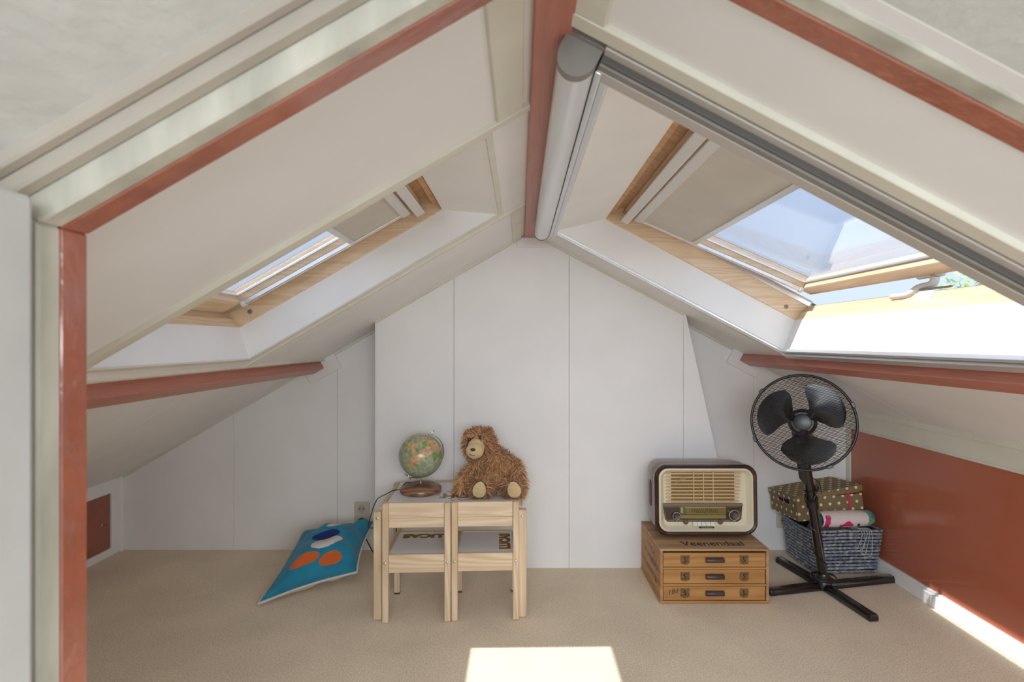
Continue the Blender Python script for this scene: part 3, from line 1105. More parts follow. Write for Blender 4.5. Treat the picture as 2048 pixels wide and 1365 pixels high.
def keep(p, nm):
    if (V((p.x, p.y, p.z)) - MUZ).length < .046:
        return False
    for fx in (-.066, .086):
        if p.y < -.125 and (p.x - fx) ** 2 + ((p.z - .044) * .85) ** 2 < .030 ** 2:
            return False
    return True


def flow(p):
    d = V((p.x * 1.5, -.1, -.55))
    if p.z > .20:
        d = V(((p.x + .074) * 8 - .25, -.15, (p.z - .23) * 9))
    return d


fur_on(bm_, 17000, .033, flow, 5, keep, wild=.6, lift=.5).build('fur', FUR, pl, kind='stuff', normals=False)
# ears, muzzle, eyes, nose, foot pads
for ex, ez, sgn in ((-.122, .262, -1), (-.036, .274, 1)):
    em = remeshed([((ex, -.004, ez), (.022, .012, .022))], .005)
    em.materials.clear()
    em.materials.append(PLUSH_BASE)
    e = link('ear', em, pl)
    fur_on(em, 700, .016, lambda p: V((0, 0, .1)), 9).build('fur', FUR, e, kind='stuff', normals=False)
mz = remeshed([((-.092, -.074, .202), (.042, .034, .036)), ((-.086, -.056, .222), (.040, .024, .034))], .005)
mz.materials.clear()
mz.materials.append(CREAM_PLUSH)
link('muzzle', mz, pl, label='smooth cream muzzle')
MB().ball((-.098, -.107, .213), (.0115, .006, .007), 14, 10).build('nose', mat('brown_nose', (.05, .025, .015), .35), pl, smooth=True)
MB().tube(bez([(-.114, -.103, .193), (-.099, -.108, .187), (-.082, -.102, .193)], 5), .0012, 6).build('mouth', mat('brown_stitch', (.06, .03, .02), .7), pl)
EYE = mat('black_eye', (.01, .008, .006), .08, coat=.5)
for ex, ez in ((-.118, .250), (-.066, .258)):
    MB().ball((ex, -.070 + abs(ex + .09) * .35, ez), (.0075, .0055, .0085), 14, 10).build('eye', EYE, pl, smooth=True)
for fx in (-.066, .086):
    a = MB(Matrix.Translation((fx, -.148, .046)) @ Matrix.Rotation(math.radians(-12 if fx > 0 else 10), 4, 'Y'))
    a.grid(lambda u, v: (.029 * math.cos(2 * PI * u) * v * (1 - .18 * math.sin(2 * PI * u)), -.006 * (1 - v * v), .036 * math.sin(2 * PI * u) * v), 28, 6)
    a.build('foot_pad', CREAM_PLUSH, pl, smooth=True, label='cream oval foot pad')

# ---- blue knitted cushion
cu = thing('cushion', 'turquoise knitted cushion with orange, white and navy patches lying on the carpet', 'cushion', (-0.94, 2.63, 0))
inv = Matrix.Translation(-cu.location)
A_, D_, C_, B_ = V((-1.128, 2.372, .014)), V((-.772, 2.60, .055)), V((-.770, 2.90, .195)), V((-1.09, 2.765, .190))
nrm = ((D_ - A_).cross(B_ - A_)).normalized()
if nrm.z < 0:
    nrm.negate()


def seam(u, v):
    # corners pull out, sides pull in
    uu = u + (.5 - u) * .10 * math.sin(PI * v) ** 1.0 * 1.0 * (1 if abs(u - .5) > 0 else 0)
    vv = v + (.5 - v) * .10 * math.sin(PI * u)
    return A_ * (1 - uu) * (1 - vv) + D_ * uu * (1 - vv) + C_ * uu * vv + B_ * (1 - uu) * vv


def side_of(sgn, T):
    def f(u, v):
        p = seam(u, v)
        t = (max(0, math.sin(PI * u)) * max(0, math.sin(PI * v))) ** .45
        e = min(u, 1 - u, v, 1 - v)
        wr = .026 * noise.noise(V((u * 4.2, v * 4.2, 1.3 * sgn))) + .017 * math.sin(20 * (v + .5 * u)) * max(0, (u - .62) / .38) * min(1, e * 9) + .007 * math.sin(24 * (u - .3 * v)) * max(0, 1 - e * 5)
        p = p + nrm * (sgn * T * t + wr * min(1, e * 12)) + V((.10 * (u - .35), -.22, -.10)) * (t * T if sgn > 0 else 0) * (1 - v)
        if sgn < 0:
            p = p + V((0, 0, -.02 * t))
        p.z = max(p.z, .003 + .002 * (sgn > 0))
        return inv @ p
    return f


BLUE = mat('turquoise_knit', lin((28, 128, 158)), .9, var=.12, scale=14, bump=.5, bscale=420, sheen=.2)
NAVY = mat('navy_knit', lin((24, 44, 112)), .9, bump=.5, bscale=420)
WHITE_KNIT = mat('white_knit', lin((214, 206, 198)), .9, bump=.5, bscale=420)
ORANGE = mat('orange_knit', lin((206, 96, 40)), .9, bump=.5, bscale=420)


def patch(u, v):
    def el(cx, cy, rx, ry, a=0.0):
        dx, dy = u - cx, v - cy
        c, s = math.cos(a), math.sin(a)
        return ((dx * c + dy * s) / rx) ** 2 + ((-dx * s + dy * c) / ry) ** 2 < 1
    if el(.34, .27, .16, .075, .15) or el(.66, .20, .14, .085, -.3):
        return 3
    if el(.50, .83, .10, .05, .0):
        return 2
    if el(.46, .64, .19, .085, -.1):
        return 1
    if el(.53, .47, .20, .105, 0):
        return 2
    return 0


MB().grid(side_of(1, .115), 90, 90, patch).build('front_cover', [BLUE, NAVY, WHITE_KNIT, ORANGE], cu, smooth=True, normals=False, angle=180)
MB().grid(side_of(-1, .055), 40, 40).build('back_cover', mat('cream_back_cloth', lin((206, 196, 180)), .9, bump=.3, bscale=300), cu, smooth=True, normals=False, angle=180)
loop = [seam(k / 30, 0) for k in range(30)] + [seam(1, k / 30) for k in range(30)] + [seam(1 - k / 30, 1) for k in range(30)] + [seam(0, 1 - k / 30) for k in range(30)]
MB(inv).tube([V((p.x, p.y, max(p.z, .007))) for p in loop], .006, 8, closed=True).build('piping', WHITE_KNIT, cu, smooth=True)


# ---- wall sockets
def socket(x, z, label, n=2):
    s = thing('wall_socket', label, 'socket', (x, YB - .0005, z))
    h = .0725 if n == 2 else .041
    SCK = mat('cream_socket_plastic', lin((205, 196, 180)), .35)
    MB().box(-.041, .041, -.010, 0, -h, h).build('plate', SCK, s, bev=.004, seg=2)
    for zz in ((.034, -.034) if n == 2 else (0,)):
        X = mtx((0, -.010, zz), (1, 0, 0), (0, 0, 1), (0, -1, 0))
        MB(X).lathe([(.0215, -.002), (.0215, .0022), (.0198, .0022), (.0185, .0006), (0, .0006)], 28).build('socket_ring', mat('socket_ring', lin((186, 177, 160)), .4), s, smooth=True)
        for dx in (-.0095, .0095):
            MB(X).tube([(dx, 0, 0), (dx, 0, .0012)], .003, 10).build('pin_hole', BLACK, s)
        MB(X).box(-.003, .003, -.017, -.014, -.0005, .0015).build('earth_clip', STEEL, s)
    return s


socket(-0.867, .196, 'cream double wall socket behind the turquoise cushion')
socket(1.445, .165, 'cream wall socket half hidden behind the coiled basket', 1)
pg = thing('power_plug', 'black round power plug in the lower half of the double wall socket', 'plug', (-0.867, YB - .0125, .162))
MB(mtx((0, 0, 0), (1, 0, 0), (0, 0, 1), (0, -1, 0))).lathe([(0, 0), (.0185, 0), (.0185, .012), (.015, .030), (.008, .038), (0, .038)], 20).build('plug_body', BLACK, pg, smooth=True)
MB().tube(bez([(0, -.036, 0), (.01, -.05, -.01), (.03, -.055, -.05), (.05, -.05, -.1), (.08, -.05, -.155)], 6), .003, 6).build('cord', BLACK, pg, smooth=True)

# ---- wooden drawer crate
CRW = (lin((158, 108, 56)), lin((190, 142, 84)))
CW_X = wood('crate_wood_x', *CRW, axis=0, rough=.5, ring=8)
CW_TOP = wood('crate_wood_worn', lin((150, 112, 76)), lin((194, 160, 122)), 0, .6, ring=10)
CW_SIDE = wood('crate_wood_side', lin((156, 112, 70)), lin((190, 150, 106)), 1, .6, ring=8)
INK = mat('black_ink', (.022, .02, .02), .7)
INK_FADED = mat('faded_ink', lin((104, 82, 62)), .8)
STAMP = mat('stamp_brown', lin((120, 88, 48)), .7, var=.45, scale=160, detail=6)
cr = thing('drawer_crate', 'old wooden crate of three small drawers under the radio, town name lettered on top', 'drawers', (0.850, 2.5875, 0))
HX, HY, H = .2375, .1875, .240
MB().box(-HX - .002, HX + .002, -HY, HY, H - .010, H).build('top', CW_TOP, cr, bev=.002)
MB().box(-HX - .003, HX + .003, -HY, HY, .002, .012).build('bottom', CW_X, cr, bev=.002)
for sx in (-1, 1):
    x = sx * (HX - .006)
    MB().box(x - .006, x + .006, -HY + .002, HY - .001, .012, H - .010).build('side_panel', CW_SIDE, cr, bev=.001)
MB().box(-HX + .012, HX - .012, HY - .010, HY - .002, .012, H - .010).build('back_panel', CW_X, cr)
dz = (H - .022) / 3
for k in range(3):
    z0 = .012 + dz * k
    f = MB()
    f.box(-HX + .014, HX - (.016 if k < 2 else .014), -HY + .003, -HY + .014, z0 + .003, z0 + dz - .009)
    d = f.build('drawer', CW_X, cr, bev=.0015)
    MB().box(-HX + .018, HX - .018, -HY + .014, HY - .02, z0 + .004, z0 + dz - .02).build('tray', CW_X, d)
    if k < 2:
        MB().box(-HX + .012, HX - .012, -HY + .001, -HY + .016, z0 + dz - .007, z0 + dz + .001).build('divider', CW_X, cr, bev=.001)
    zc = z0 + dz * .47
    hp = [(-.0, -.0105), (-.013, -.009), (-.017, -.002), (-.016, .005), (-.009, .011), (0, .012)]
    MB().prism([(-.040, -HY + .003 + y, zc + z) for y, z in hp], [(.040, -HY + .003 + y, zc + z) for y, z in hp]).build(
        'handle', mat('dark_brown_handle', lin((70, 56, 54)), .35, var=.3, scale=40, stretch=(.2, 1, 1)), d, bev=.0015, smooth=True)
    for sx in (-1, 1):
        cx = sx * .129
        sh = [(-.0185, .019), (-.0185, -.013), (-.014, -.017), (-.004, -.0185), (0, -.021), (.004, -.0185), (.014, -.017), (.0185, -.013), (.0185, .019)]
        MB().prism([(cx + x, -HY + .0032, zc + z) for x, z in sh], [(cx + x, -HY + .0026, zc + z) for x, z in sh]).build('stamp', STAMP, d)
        o_ = MB()
        for i in range(len(sh)):
            o_.tube([(cx + sh[i - 1][0], -HY + .0026, zc + sh[i - 1][1]), (cx + sh[i][0], -HY + .0026, zc + sh[i][1])], .0006, 4)
        o_.build('stamp_outline', INK, d)
        text_mesh('lettering', 'S', .034, INK, d, mtx((cx, -HY + .0022, zc), (1, 0, 0), (0, 0, 1), (0, -1, 0)), .0003, .0006)
    if k == 0:
        text_mesh('lettering', '18d', .031, INK, d, mtx((-.183, -HY + .0022, zc + .006), (.98, 0, .2), (-.2, 0, .98), (0, -1, 0)), .0003, -.0004, shear=.3)
text_mesh('lettering', 'Veenendaal', .072, INK, cr, mtx((.012, -HY + .062, H + .0003), (1, 0, 0), (0, 1, 0), (0, 0, 1)), .0003, .0009, squash=.84)
def strokes(n, w, h, seed):
    """a worn line of print that can no longer be read"""
    rng = random.Random(seed)
    b = MB()
    x = -w / 2
    while x < w / 2:
        s = rng.uniform(.35, .8) * h
        for _ in range(rng.randrange(1, 4)):
            dx, z0 = rng.uniform(0, s), rng.uniform(-.5, .1) * h
            b.box(x + dx, x + dx + rng.uniform(.08, .2) * h, z0, min(h * .5, z0 + rng.uniform(.25, .9) * h), 0, .0004)
        x += s + rng.uniform(.15, .3) * h
    return b


for k, (zz, w, hh) in enumerate(((.180, .16, .026), (.130, .24, .034), (.075, .25, .030))):
    b = strokes(8, w, hh, k)
    b.X = mtx((-HX - .0001, -.01, zz), (0, -1, 0), (0, 0, 1), (-1, 0, 0))
    nb = MB(b.X)
    nb.add(b.v, b.f)
    nb.build('worn_print', INK_FADED, cr, kind='stuff')

# ---- radio
ra = thing('table_radio', 'vintage brown radio with cream slatted front standing on the drawer crate', 'radio', (0.858, 2.622, 0.246), (math.radians(-2.0), 0, 0))
BROWN_TOP = mat('worn_brown_lacquer', lin((122, 96, 80)), .3, var=.15, scale=7, coat=.3)
BROWN_RIM = mat('dark_brown_bakelite', lin((62, 40, 34)), .22, var=.15, scale=12, coat=.4)
IVORY = mat('ivory_plastic', lin((214, 204, 178)), .32, var=.03, scale=10)
GRILLE_SLAT = mat('ivory_slat', lin((206, 178, 134)), .35)
GRILLE_CLOTH = mat('grille_cloth', lin((140, 112, 68)), .85, var=.25, scale=200, bump=.4, bscale=400)
ZC = .166


def rrect(w, h, r, n=8, bulge=0.0):
    P = []
    for cx, cz, a0 in ((w - r, h - r, 0), (-w + r, h - r, 90), (-w + r, -h + r, 180), (w - r, -h + r, 270)):
        for k in range(n + 1):
            a = math.radians(a0 + 90 * k / n)
            x, z = cx + r * math.cos(a), cz + r * math.sin(a)
            P.append((x, z))
    return [(x * (1 + bulge * (1 - (z / h) ** 2)), z * (1 + bulge * (1 - (x / w) ** 2))) for x, z in P]


def shell(name, loops, m, parent, label=None, cap=True, angle=35):
    """loops: list of (outline, y)"""
    return MB().rings([[(x, y, z + ZC) for x, z in L] for L, y in loops], cap=cap).build(name, m, parent, smooth=True, label=label, angle=angle)


W, Hh = .231, .158
shell('cabinet', [(rrect(W - .004, Hh - .004, .052, bulge=.02), -.070), (rrect(W, Hh, .052, bulge=.03), -.055), (rrect(W, Hh, .052, bulge=.03), .02), (rrect(W - .008, Hh - .004, .05, bulge=.02), .085), (rrect(W - .02, Hh - .014, .045, bulge=.02), .095)], BROWN_TOP, ra)
shell('rim', [(rrect(W - .018, Hh - .018, .042, bulge=.02), -.085), (rrect(W - .004, Hh - .004, .05, bulge=.03), -.095), (rrect(W + .002, Hh + .002, .052, bulge=.03), -.090), (rrect(W + .002, Hh + .002, .052, bulge=.03), -.062), (rrect(W - .01, Hh - .01, .05, bulge=.02), -.055)], BROWN_RIM, ra, cap=False)
shell('bezel', [(rrect(W - .040, Hh - .036, .022), -.074), (rrect(W - .034, Hh - .030, .028), -.080), (rrect(W - .024, Hh - .022, .034, bulge=.02), -.096), (rrect(W - .016, Hh - .015, .04, bulge=.02), -.095), (rrect(W - .015, Hh - .014, .04, bulge=.02), -.080)], IVORY, ra, cap=False, label='ivory inner frame')
MB().box(-W + .02, W - .02, -.074, -.064, ZC - Hh + .02, ZC + Hh - .02).build('front_board', IVORY, ra)
MB().box(-W + .03, W - .03, -.045, .06, -.004, .012).build('base', BLACK, ra, bev=.003)
u = .000269
MB().box((300 - 880) * u, (1390 - 880) * u, -.0755, -.073, ZC + (665 - 722) * u, ZC + (665 - 195) * u).build('grille_cloth', GRILLE_CLOTH, ra)
for k in range(9):
    zz = ZC + (665 - (228 + 58.5 * k)) * u
    x0, x1 = (178 + 3 * k - 880) * u, (1522 - 6 * k - 880) * u
    MB().tube([(x0, -.0755, zz), (x0 + .012, -.079, zz), (x0 + .035, -.081, zz), (x1 - .035, -.081, zz), (x1 - .012, -.079, zz), (x1, -.0755, zz)],
              [.0012, .0042, .0034, .0034, .0042, .0012], 8).build('grille_slat', GRILLE_SLAT, ra, smooth=True)
for xx in (678, 848, 1015):
    x = (xx - 880) * u
    MB().box(x - .0022, x + .0022, -.086, -.076, ZC + (665 - 722) * u, ZC + (665 - 192) * u).build('grille_bar', GRILLE_SLAT, ra, bev=.001)
text_mesh('lettering', 'Gavotte', .021, mat('brass_script', lin((190, 160, 110)), .3, metal=.6), ra, mtx(((440 - 880) * u, -.087, ZC + (665 - 325) * u), (.93, 0, .36), (-.36, 0, .93), (0, -1, 0)), .001, .0002, shear=.45, squash=.82)
zt, zb = ZC + (665 - 775) * u, ZC + (665 - 1050) * u
xl, xr = (152 - 880) * u, (1522 - 880) * u
MB().box(xl, xr, -.084, -.073, ZC + (665 - 775) * u, ZC + (665 - 735) * u).build('dial_top_strip', mat('satin_bronze', lin((128, 108, 94)), .35, metal=.3), ra, bev=.001)
DIAL_BROWN = mat('dial_brown', lin((58, 42, 36)), .18, coat=.4)
DIAL_GREEN = mat('dial_olive_glass', lin((92, 84, 42)), .15, coat=.4, var=.2, scale=18, stretch=(.3, 1, 3))
GOLD_LINE = mat('gold_line', lin((190, 168, 96)), .3, metal=.4)
dp = [(xl, zt), (xl + .010, zb + .012), (xl + .022, zb), (xr - .022, zb), (xr - .006, zb + .012), (xr, zt)]
MB().prism([(x, -.0775, z) for x, z in dp], [(x, -.073, z) for x, z in dp]).build('dial_plate', DIAL_BROWN, ra, label='dark brown dial plate')
dq = [(x * .965 + .001, z) for x, z in dp]
lo_ = [(xl + .006, zt - .006), (xl + .014, zb + .016), (xl + .024, zb + .007), (xr - .026, zb + .007), (xr - .012, zb + .015), (xr - .008, zt - .006)]
MB().tube([(x, -.0778, z) for x, z in lo_], .0009, 5, closed=True).build('gold_border', GOLD_LINE, ra)
x0, x1 = (440 - 880) * u, (1235 - 880) * u
MB().box(x0, x1, -.0785, -.077, ZC + (665 - 1000) * u, ZC + (665 - 785) * u).build('dial_scale', DIAL_GREEN, ra, label='olive glass tuning scale')
ln = MB()
for k, zz in enumerate((796, 806, 816, 945, 958, 972, 986)):
    ln.box(x0 + (.025 if k < 3 else 0), x1 - (.002 if k < 3 else 0), -.079, -.0784, ZC + (665 - zz) * u - .0007, ZC + (665 - zz) * u + .0007)
for k in range(7):
    zz = 835 + 14 * k
    ln.box(x0 + .03, x1, -.079, -.0784, ZC + (665 - zz) * u - .0003, ZC + (665 - zz) * u + .0003)
ln.build('scale_lines', GOLD_LINE, ra, kind='stuff')
mk = MB()
rng = random.Random(8)
for k in range(13):
    x = (640 + 36 * k - 880) * u
    n = rng.choice((4, 5, 6))
    for j in range(n):
        z = ZC + (665 - 835 - j * 14) * u
        xx = x + (n - j) * .0012
        mk.box(xx, xx + rng.uniform(.003, .006), -.0794, -.0788, z - .0011, z + .0005)
mk.build('station_names', INK, ra, kind='stuff')
MB().box((455 - 880) * u, (500 - 880) * u, -.0805, -.078, ZC + (665 - 905) * u, ZC + (665 - 800) * u).build('magic_eye', mat('magic_eye_glass', lin((150, 150, 120)), .1, coat=.6), ra, bev=.003, seg=2)
KN = mat('knob_grey_brown', lin((110, 96, 92)), .25, metal=.5)
for xx, zz, rr, big in ((378, 948, 46, 80), (1368, 930, 55, 105)):
    X = mtx(((xx - 880) * u, -.077, ZC + (665 - zz) * u), (1, 0, 0), (0, 0, 1), (0, -1, 0))
    kb = MB(X).lathe([(0, 0), (big * u, 0), (big * u, .006), (big * u * .9, .009), (rr * u * 1.2, .010), (0, .010)], 28).build('knob_ring', DIAL_BROWN, ra, smooth=True)
    MB(X).lathe([(big * u * .93, .006), (big * u * .86, .0105), (big * u * .80, .0105), (big * u * .8, .008)], 28).build('chrome_ring', CHROME, kb, smooth=True)
    MB(X).lathe([(0, .01), (rr * u * 1.1, .010), (rr * u * 1.05, .024), (rr * u * .9, .027), (rr * u * .6, .0262), (0, .0262)], 28).build('knob', KN, ra, smooth=True)
for k in range(5):
    x = (660 + 75 * k - 880) * u
    KK = MB()
    KK.prism([(x, y, z) for y, z in ((-.080, ZC + (665 - 1108) * u), (-.092, ZC + (665 - 1108) * u), (-.090, ZC + (665 - 1090) * u), (-.080, ZC + (665 - 1045) * u))],
             [(x + .0188, y, z) for y, z in ((-.080, ZC + (665 - 1108) * u), (-.092, ZC + (665 - 1108) * u), (-.090, ZC + (665 - 1090) * u), (-.080, ZC + (665 - 1045) * u))])
    KK.build('key', mat('white_key', lin((226, 222, 214)), .25), ra, bev=.001)
for xx in (540, 1135):
    X = mtx(((xx - 880) * u, -.080, ZC + (665 - 1048) * u), (1, 0, 0), (0, 0, 1), (0, -1, 0))
    MB(X).lathe([(0, 0), (.012, 0), (.012, .004), (.009, .007), (0, .007)], 20).build('tone_wheel', KN, ra, smooth=True)
MB().box((765 - 880) * u, (1020 - 880) * u, -.088, -.078, ZC + (665 - 1152) * u, ZC + (665 - 1130) * u).build('maker_plate', BLACK, ra, bev=.0005)
text_mesh('lettering', 'TELEFUNKEN', .0058, GOLD_LINE, ra, mtx(((892 - 880) * u, -.0884, ZC + (665 - 1141) * u), (1, 0, 0), (0, 0, 1), (0, -1, 0)), .0002, .0002, squash=1.5)
# long slot grille in the left flank
sl = [(y, z) for y, z in rrect(.020, .062, .019, 6)]
MB().prism([(-W * 1.03 - .0012, y, z + ZC + .012) for y, z in sl], [(-W * 1.03 + .006, y, z + ZC + .012) for y, z in sl]).build('side_grille', BROWN_RIM, ra, bev=.0005)
s2 = [(y * .62, z * .86) for y, z in sl]
MB().prism([(-W * 1.03 - .0018, y, z + ZC + .012) for y, z in s2], [(-W * 1.03, y, z + ZC + .012) for y, z in s2]).build('side_grille_cloth', mat('side_cloth', lin((140, 110, 100)), .8), ra)

# ---- pedestal fan
fan = thing('pedestal_fan', 'black pedestal fan with mesh guard leaning in front of the basket', 'fan', (1.404, 2.545, 0))
inv = Matrix.Translation((-1.404, -2.545, 0))
GLOSS = mat('gloss_black', (.014, .011, .010), .14, coat=.5)
SATIN = mat('satin_black', (.018, .017, .017), .3)
base = V((1.404, 2.545, .03))
legs = [(-168, .285), (12, .385), (-82, .30), (101, .31)]
for a, L in legs:
    a = math.radians(a)
    d = V((math.cos(a), math.sin(a), 0))
    s = V((-d.y, d.x, 0))
    p0, p1 = base + d * .012, base + d * L
    w = .020
    prof = [(-w, .002), (-w, .020), (-w * .72, .034), (w * .72, .034), (w, .020), (w, .002)]
    lg = MB(inv).rings([[V((p.x, p.y, 0)) + s * x + V((0, 0, z * k)) for x, z in prof] for p, k in ((p0, 1.0), (p1 - d * .012, .92), (p1, .8))]).build('leg', GLOSS, fan, bev=.003, seg=2, smooth=True)
    q = [(x * 1.05, z * .96) for x, z in prof]
    MB(inv).rings([[V((p.x, p.y, 0)) + s * x + V((0, 0, z * .95)) for x, z in q] for p in (p1 - d * .016, p1 + d * .004)]).build('end_cap', SATIN, lg, bev=.003, seg=2, smooth=True)
MB(inv).lathe([(0, .004), (.036, .004), (.036, .044), (.030, .052), (0, .052)], 28, base - V((0, 0, .03))).build('hub_block', SATIN, fan, smooth=True)
neck = V((1.283, 2.520, .770))
pb = V((1.404, 2.545, .045))
pd = (neck - pb).normalized()
MB(inv).lathe([(0, 0), (.046, 0), (.046, .004), (.036, .010), (.027, .018), (.024, .03), (0, .03)], 32, pb).build('base_collar', SATIN, fan, smooth=True)
jn = pb + pd * .36
MB(inv).tube([pb, jn], .0205, 24).build('pole', GLOSS, fan, smooth=True)
MB(inv).tube([jn - pd * .02, jn - pd * .018, jn + pd * .012, jn + pd * .016], [.022, .026, .026, .022], 24).build('pole_clamp', SATIN, fan, smooth=True)
MB(inv).tube([jn + pd * .02, neck - pd * .05], .0195, 24).build('upper_pole', GLOSS, fan, smooth=True)
# control housing beside the pole with its printed scale
sd = V((0, -1, 0)).cross(pd).normalized()
if sd.x > 0:
    sd.negate()
fwd = pd.cross(sd).normalized()
if fwd.y > 0:
    fwd.negate()
hc = neck - pd * .145 + sd * .024
X = inv @ mtx(hc, sd, fwd, pd)
MB(X).prism([(-.012, -.014, -.15), (.012, -.014, -.11), (.012, .014, -.11), (-.012, .016, -.15)], [(-.016, -.018, .14), (.014, -.018, .14), (.014, .016, .14), (-.016, .02, .14)]).build('control_stem', SATIN, fan, bev=.003)
MB(X).box(.001, .0135, .0145, .0165, -.035, .025).build('scale_sticker', mat('white_sticker', (.62, .62, .62), .5), fan)
sm = MB(X)
for k in range(3):
    sm.box(.003, .0115, .0163, .0168, -.022 + k * .018, -.016 + k * .018)
sm.build('scale_print', INK, fan, kind='stuff')

# head: z axis of F points where the fan blows
hcn = V((1.245, 2.425, .790))
f = (V((0, 0, 1.145)) - hcn).normalized()
rt = V((0, 0, 1)).cross(f).normalized()
up = f.cross(rt)
F0 = inv @ mtx(hcn, rt, up, f)
GR = .2075
MB(F0).tube([(GR * math.cos(2 * PI * k / 72), GR * math.sin(2 * PI * k / 72), 0) for k in range(72)], .0058, 10, closed=True).build('guard_ring', SATIN, fan, smooth=True)


def dome(x, y, h):
    r2 = (x * x + y * y) / GR ** 2
    return h * math.sqrt(max(0, 1 - min(1, r2) ** 1.6))


def wires(h, r, step, angs):
    b = MB(F0)
    for ang in angs:
        c, s = math.cos(ang), math.sin(ang)
        n = int(GR / step)
        for i in range(-n, n + 1):
            o = i * step
            L = math.sqrt(max(0, GR * GR - o * o))
            if L < .012:
                continue
            m = max(6, int(L / .016))
            path = []
            for k in range(m + 1):
                t = -L + 2 * L * k / m
                x, y = t * c - o * s, t * s + o * c
                path.append((x, y, dome(x, y, h)))
            b.tube(path, r, 3, cap=False)
    return b


wires(.048, .00075, .0098, (math.radians(-14), math.radians(38))).build('front_guard', SATIN, fan, kind='stuff', normals=False)
wires(-.060, .0009, .0160, (math.radians(-20), math.radians(50))).build('rear_guard', SATIN, fan, kind='stuff', normals=False)
MB(F0).lathe([(0, .044), (.034, .044), (.036, .048), (.034, .052), (.028, .0535), (0, .054)], 36).build('badge', SATIN, fan, smooth=True)
for a in (142, 24, 205, 300):
    a = math.radians(a)
    X = F0 @ mtx((GR * math.cos(a), GR * math.sin(a), 0), (math.cos(a), math.sin(a), 0), (-math.sin(a), math.cos(a), 0), (0, 0, 1))
    MB(X).box(-.003, .011, -.012, .012, -.009, .009).build('guard_clip', SATIN, fan, bev=.002)
BL = mat('smoky_black_blade', (.010, .010, .013), .22, coat=.15)
MB(F0).lathe([(0, -.032), (.026, -.032), (.028, -.005), (.024, .012), (0, .016)], 28).build('blade_hub', SATIN, fan, smooth=True)


def blade(a0):
    th = .0016

    def surf(off):
        def fn(u, v):
            r = .024 + (.186 - .024) * v
            prof = [(-18, 16), (-27, 22), (-40, 31), (-47, 40), (-48, 46), (-43, 46), (-26, 37)]
            k = min(v * 6, 5.999)
            i = int(k)
            t = k - i
            lo = prof[i][0] * (1 - t) + prof[i + 1][0] * t
            hi = prof[i][1] * (1 - t) + prof[i + 1][1] * t
            w = lo + (hi - lo) * u
            rr = r
            if v > .8:
                rr = r - .012 * (2 * u - 1) ** 2 * (v - .8) / .2
            a = math.radians(a0 + w)
            z = .022 * (u - .5) * 2 * (1 - .35 * v) + .004 * math.sin(PI * u) + off
            return (rr * math.cos(a), rr * math.sin(a), z - .008)
        return fn
    b = MB(F0)
    b.grid(surf(th), 18, 18)
    b.grid(surf(-th), 18, 18)
    return b.build('blade', BL, fan, smooth=True, normals=False, angle=180)


for a0 in (40, 160, 280):
    blade(a0)
# motor housing behind the blades
MB(F0).lathe([(0, -.045), (.045, -.045), (.058, -.060), (.062, -.10), (.052, -.145), (.03, -.165), (0, -.168)], 32).build('motor_housing', SATIN, fan, smooth=True)
mc = hcn - f * .10
MB(inv).tube([mc - V((0, 0, .01)), mc - V((0, 0, .06)), neck - pd * .05], [.026, .026, .022], 20).build('neck', SATIN, fan, smooth=True)
# cord wound round the pole
cp = []
for k in range(60):
    t = k / 59
    c = pb + pd * (.395 + .03 * math.sin(k * .45))
    a = 2 * PI * 3.2 * t
    cp.append(c + sd * math.cos(a) * (.024 + .004 * math.sin(k * .9)) + fwd * math.sin(a) * .025)
MB(inv).tube(cp, .0022, 5).build('cord_winding', BLACK, fan, smooth=True)
cp = []
for k in range(50):
    t = k / 49
    c = pb + pd * (.37 - .34 * t)
    a = 2 * PI * 2.6 * t + 1
    cp.append(c + sd * math.cos(a) * .0232 + fwd * math.sin(a) * .0232)
MB(inv).tube(cp, .0018, 5).build('cord', BLACK, fan, smooth=True)
lp = jn + pd * .07
MB(inv).tube(bez([lp - sd * .018 + pd * .05, lp - sd * .045 + pd * .02, lp - sd * .048 - pd * .03, lp - sd * .020 - pd * .055]), .0022, 6).build('cord_loop', BLACK, fan, smooth=True)
MB(inv @ mtx(lp - sd * .030, sd, fwd, pd)).lathe([(0, -.014), (.009, -.014), (.012, 0), (.009, .012), (0, .012)], 12).build('tilt_knob', SATIN, fan, smooth=True)
rg = []
for k in range(64):
    a = 2 * PI * 2 * k / 64
    rg.append(V((base.x + .056 * math.cos(a) + .004 * math.sin(3 * a), base.y + .052 * math.sin(a), .056 + .003 * math.sin(a * .5))))
MB(inv).tube(rg, .0032, 6).build('cord_coil', BLACK, fan, smooth=True)

# ---- coiled basket
bk = thing('coiled_basket', 'rectangular basket of grey blue coiled cord standing behind the fan', 'basket', (1.602, 2.838, 0), (0, 0, math.radians(3.5)))


def coil_mat():
    m, nt, b = base_mat('blue_grey_cord')
    N, L = nt.nodes, nt.links
    tc = N.new('ShaderNodeTexCoord')
    n = N.new('ShaderNodeTexNoise')
    n.inputs['Scale'].default_value = 55
    n.inputs['Detail'].default_value = 4
    L.new(tc.outputs['Object'], n.inputs['Vector'])
    c = N.new('ShaderNodeValToRGB')
    e = c.color_ramp.elements
    e[0].position, e[0].color = .33, (*lin((92, 100, 116)), 1)
    e[1].position, e[1].color = .70, (*lin((196, 196, 184)), 1)
    x = e.new(.5)
    x.color = (*lin((128, 136, 150)), 1)
    L.new(n.outputs['Fac'], c.inputs['Fac'])
    L.new(c.outputs['Color'], b.inputs['Base Color'])
    b.inputs['Roughness'].default_value = .9
    return m


CORD = coil_mat()
BW, BD, NC = .158, .130, 13


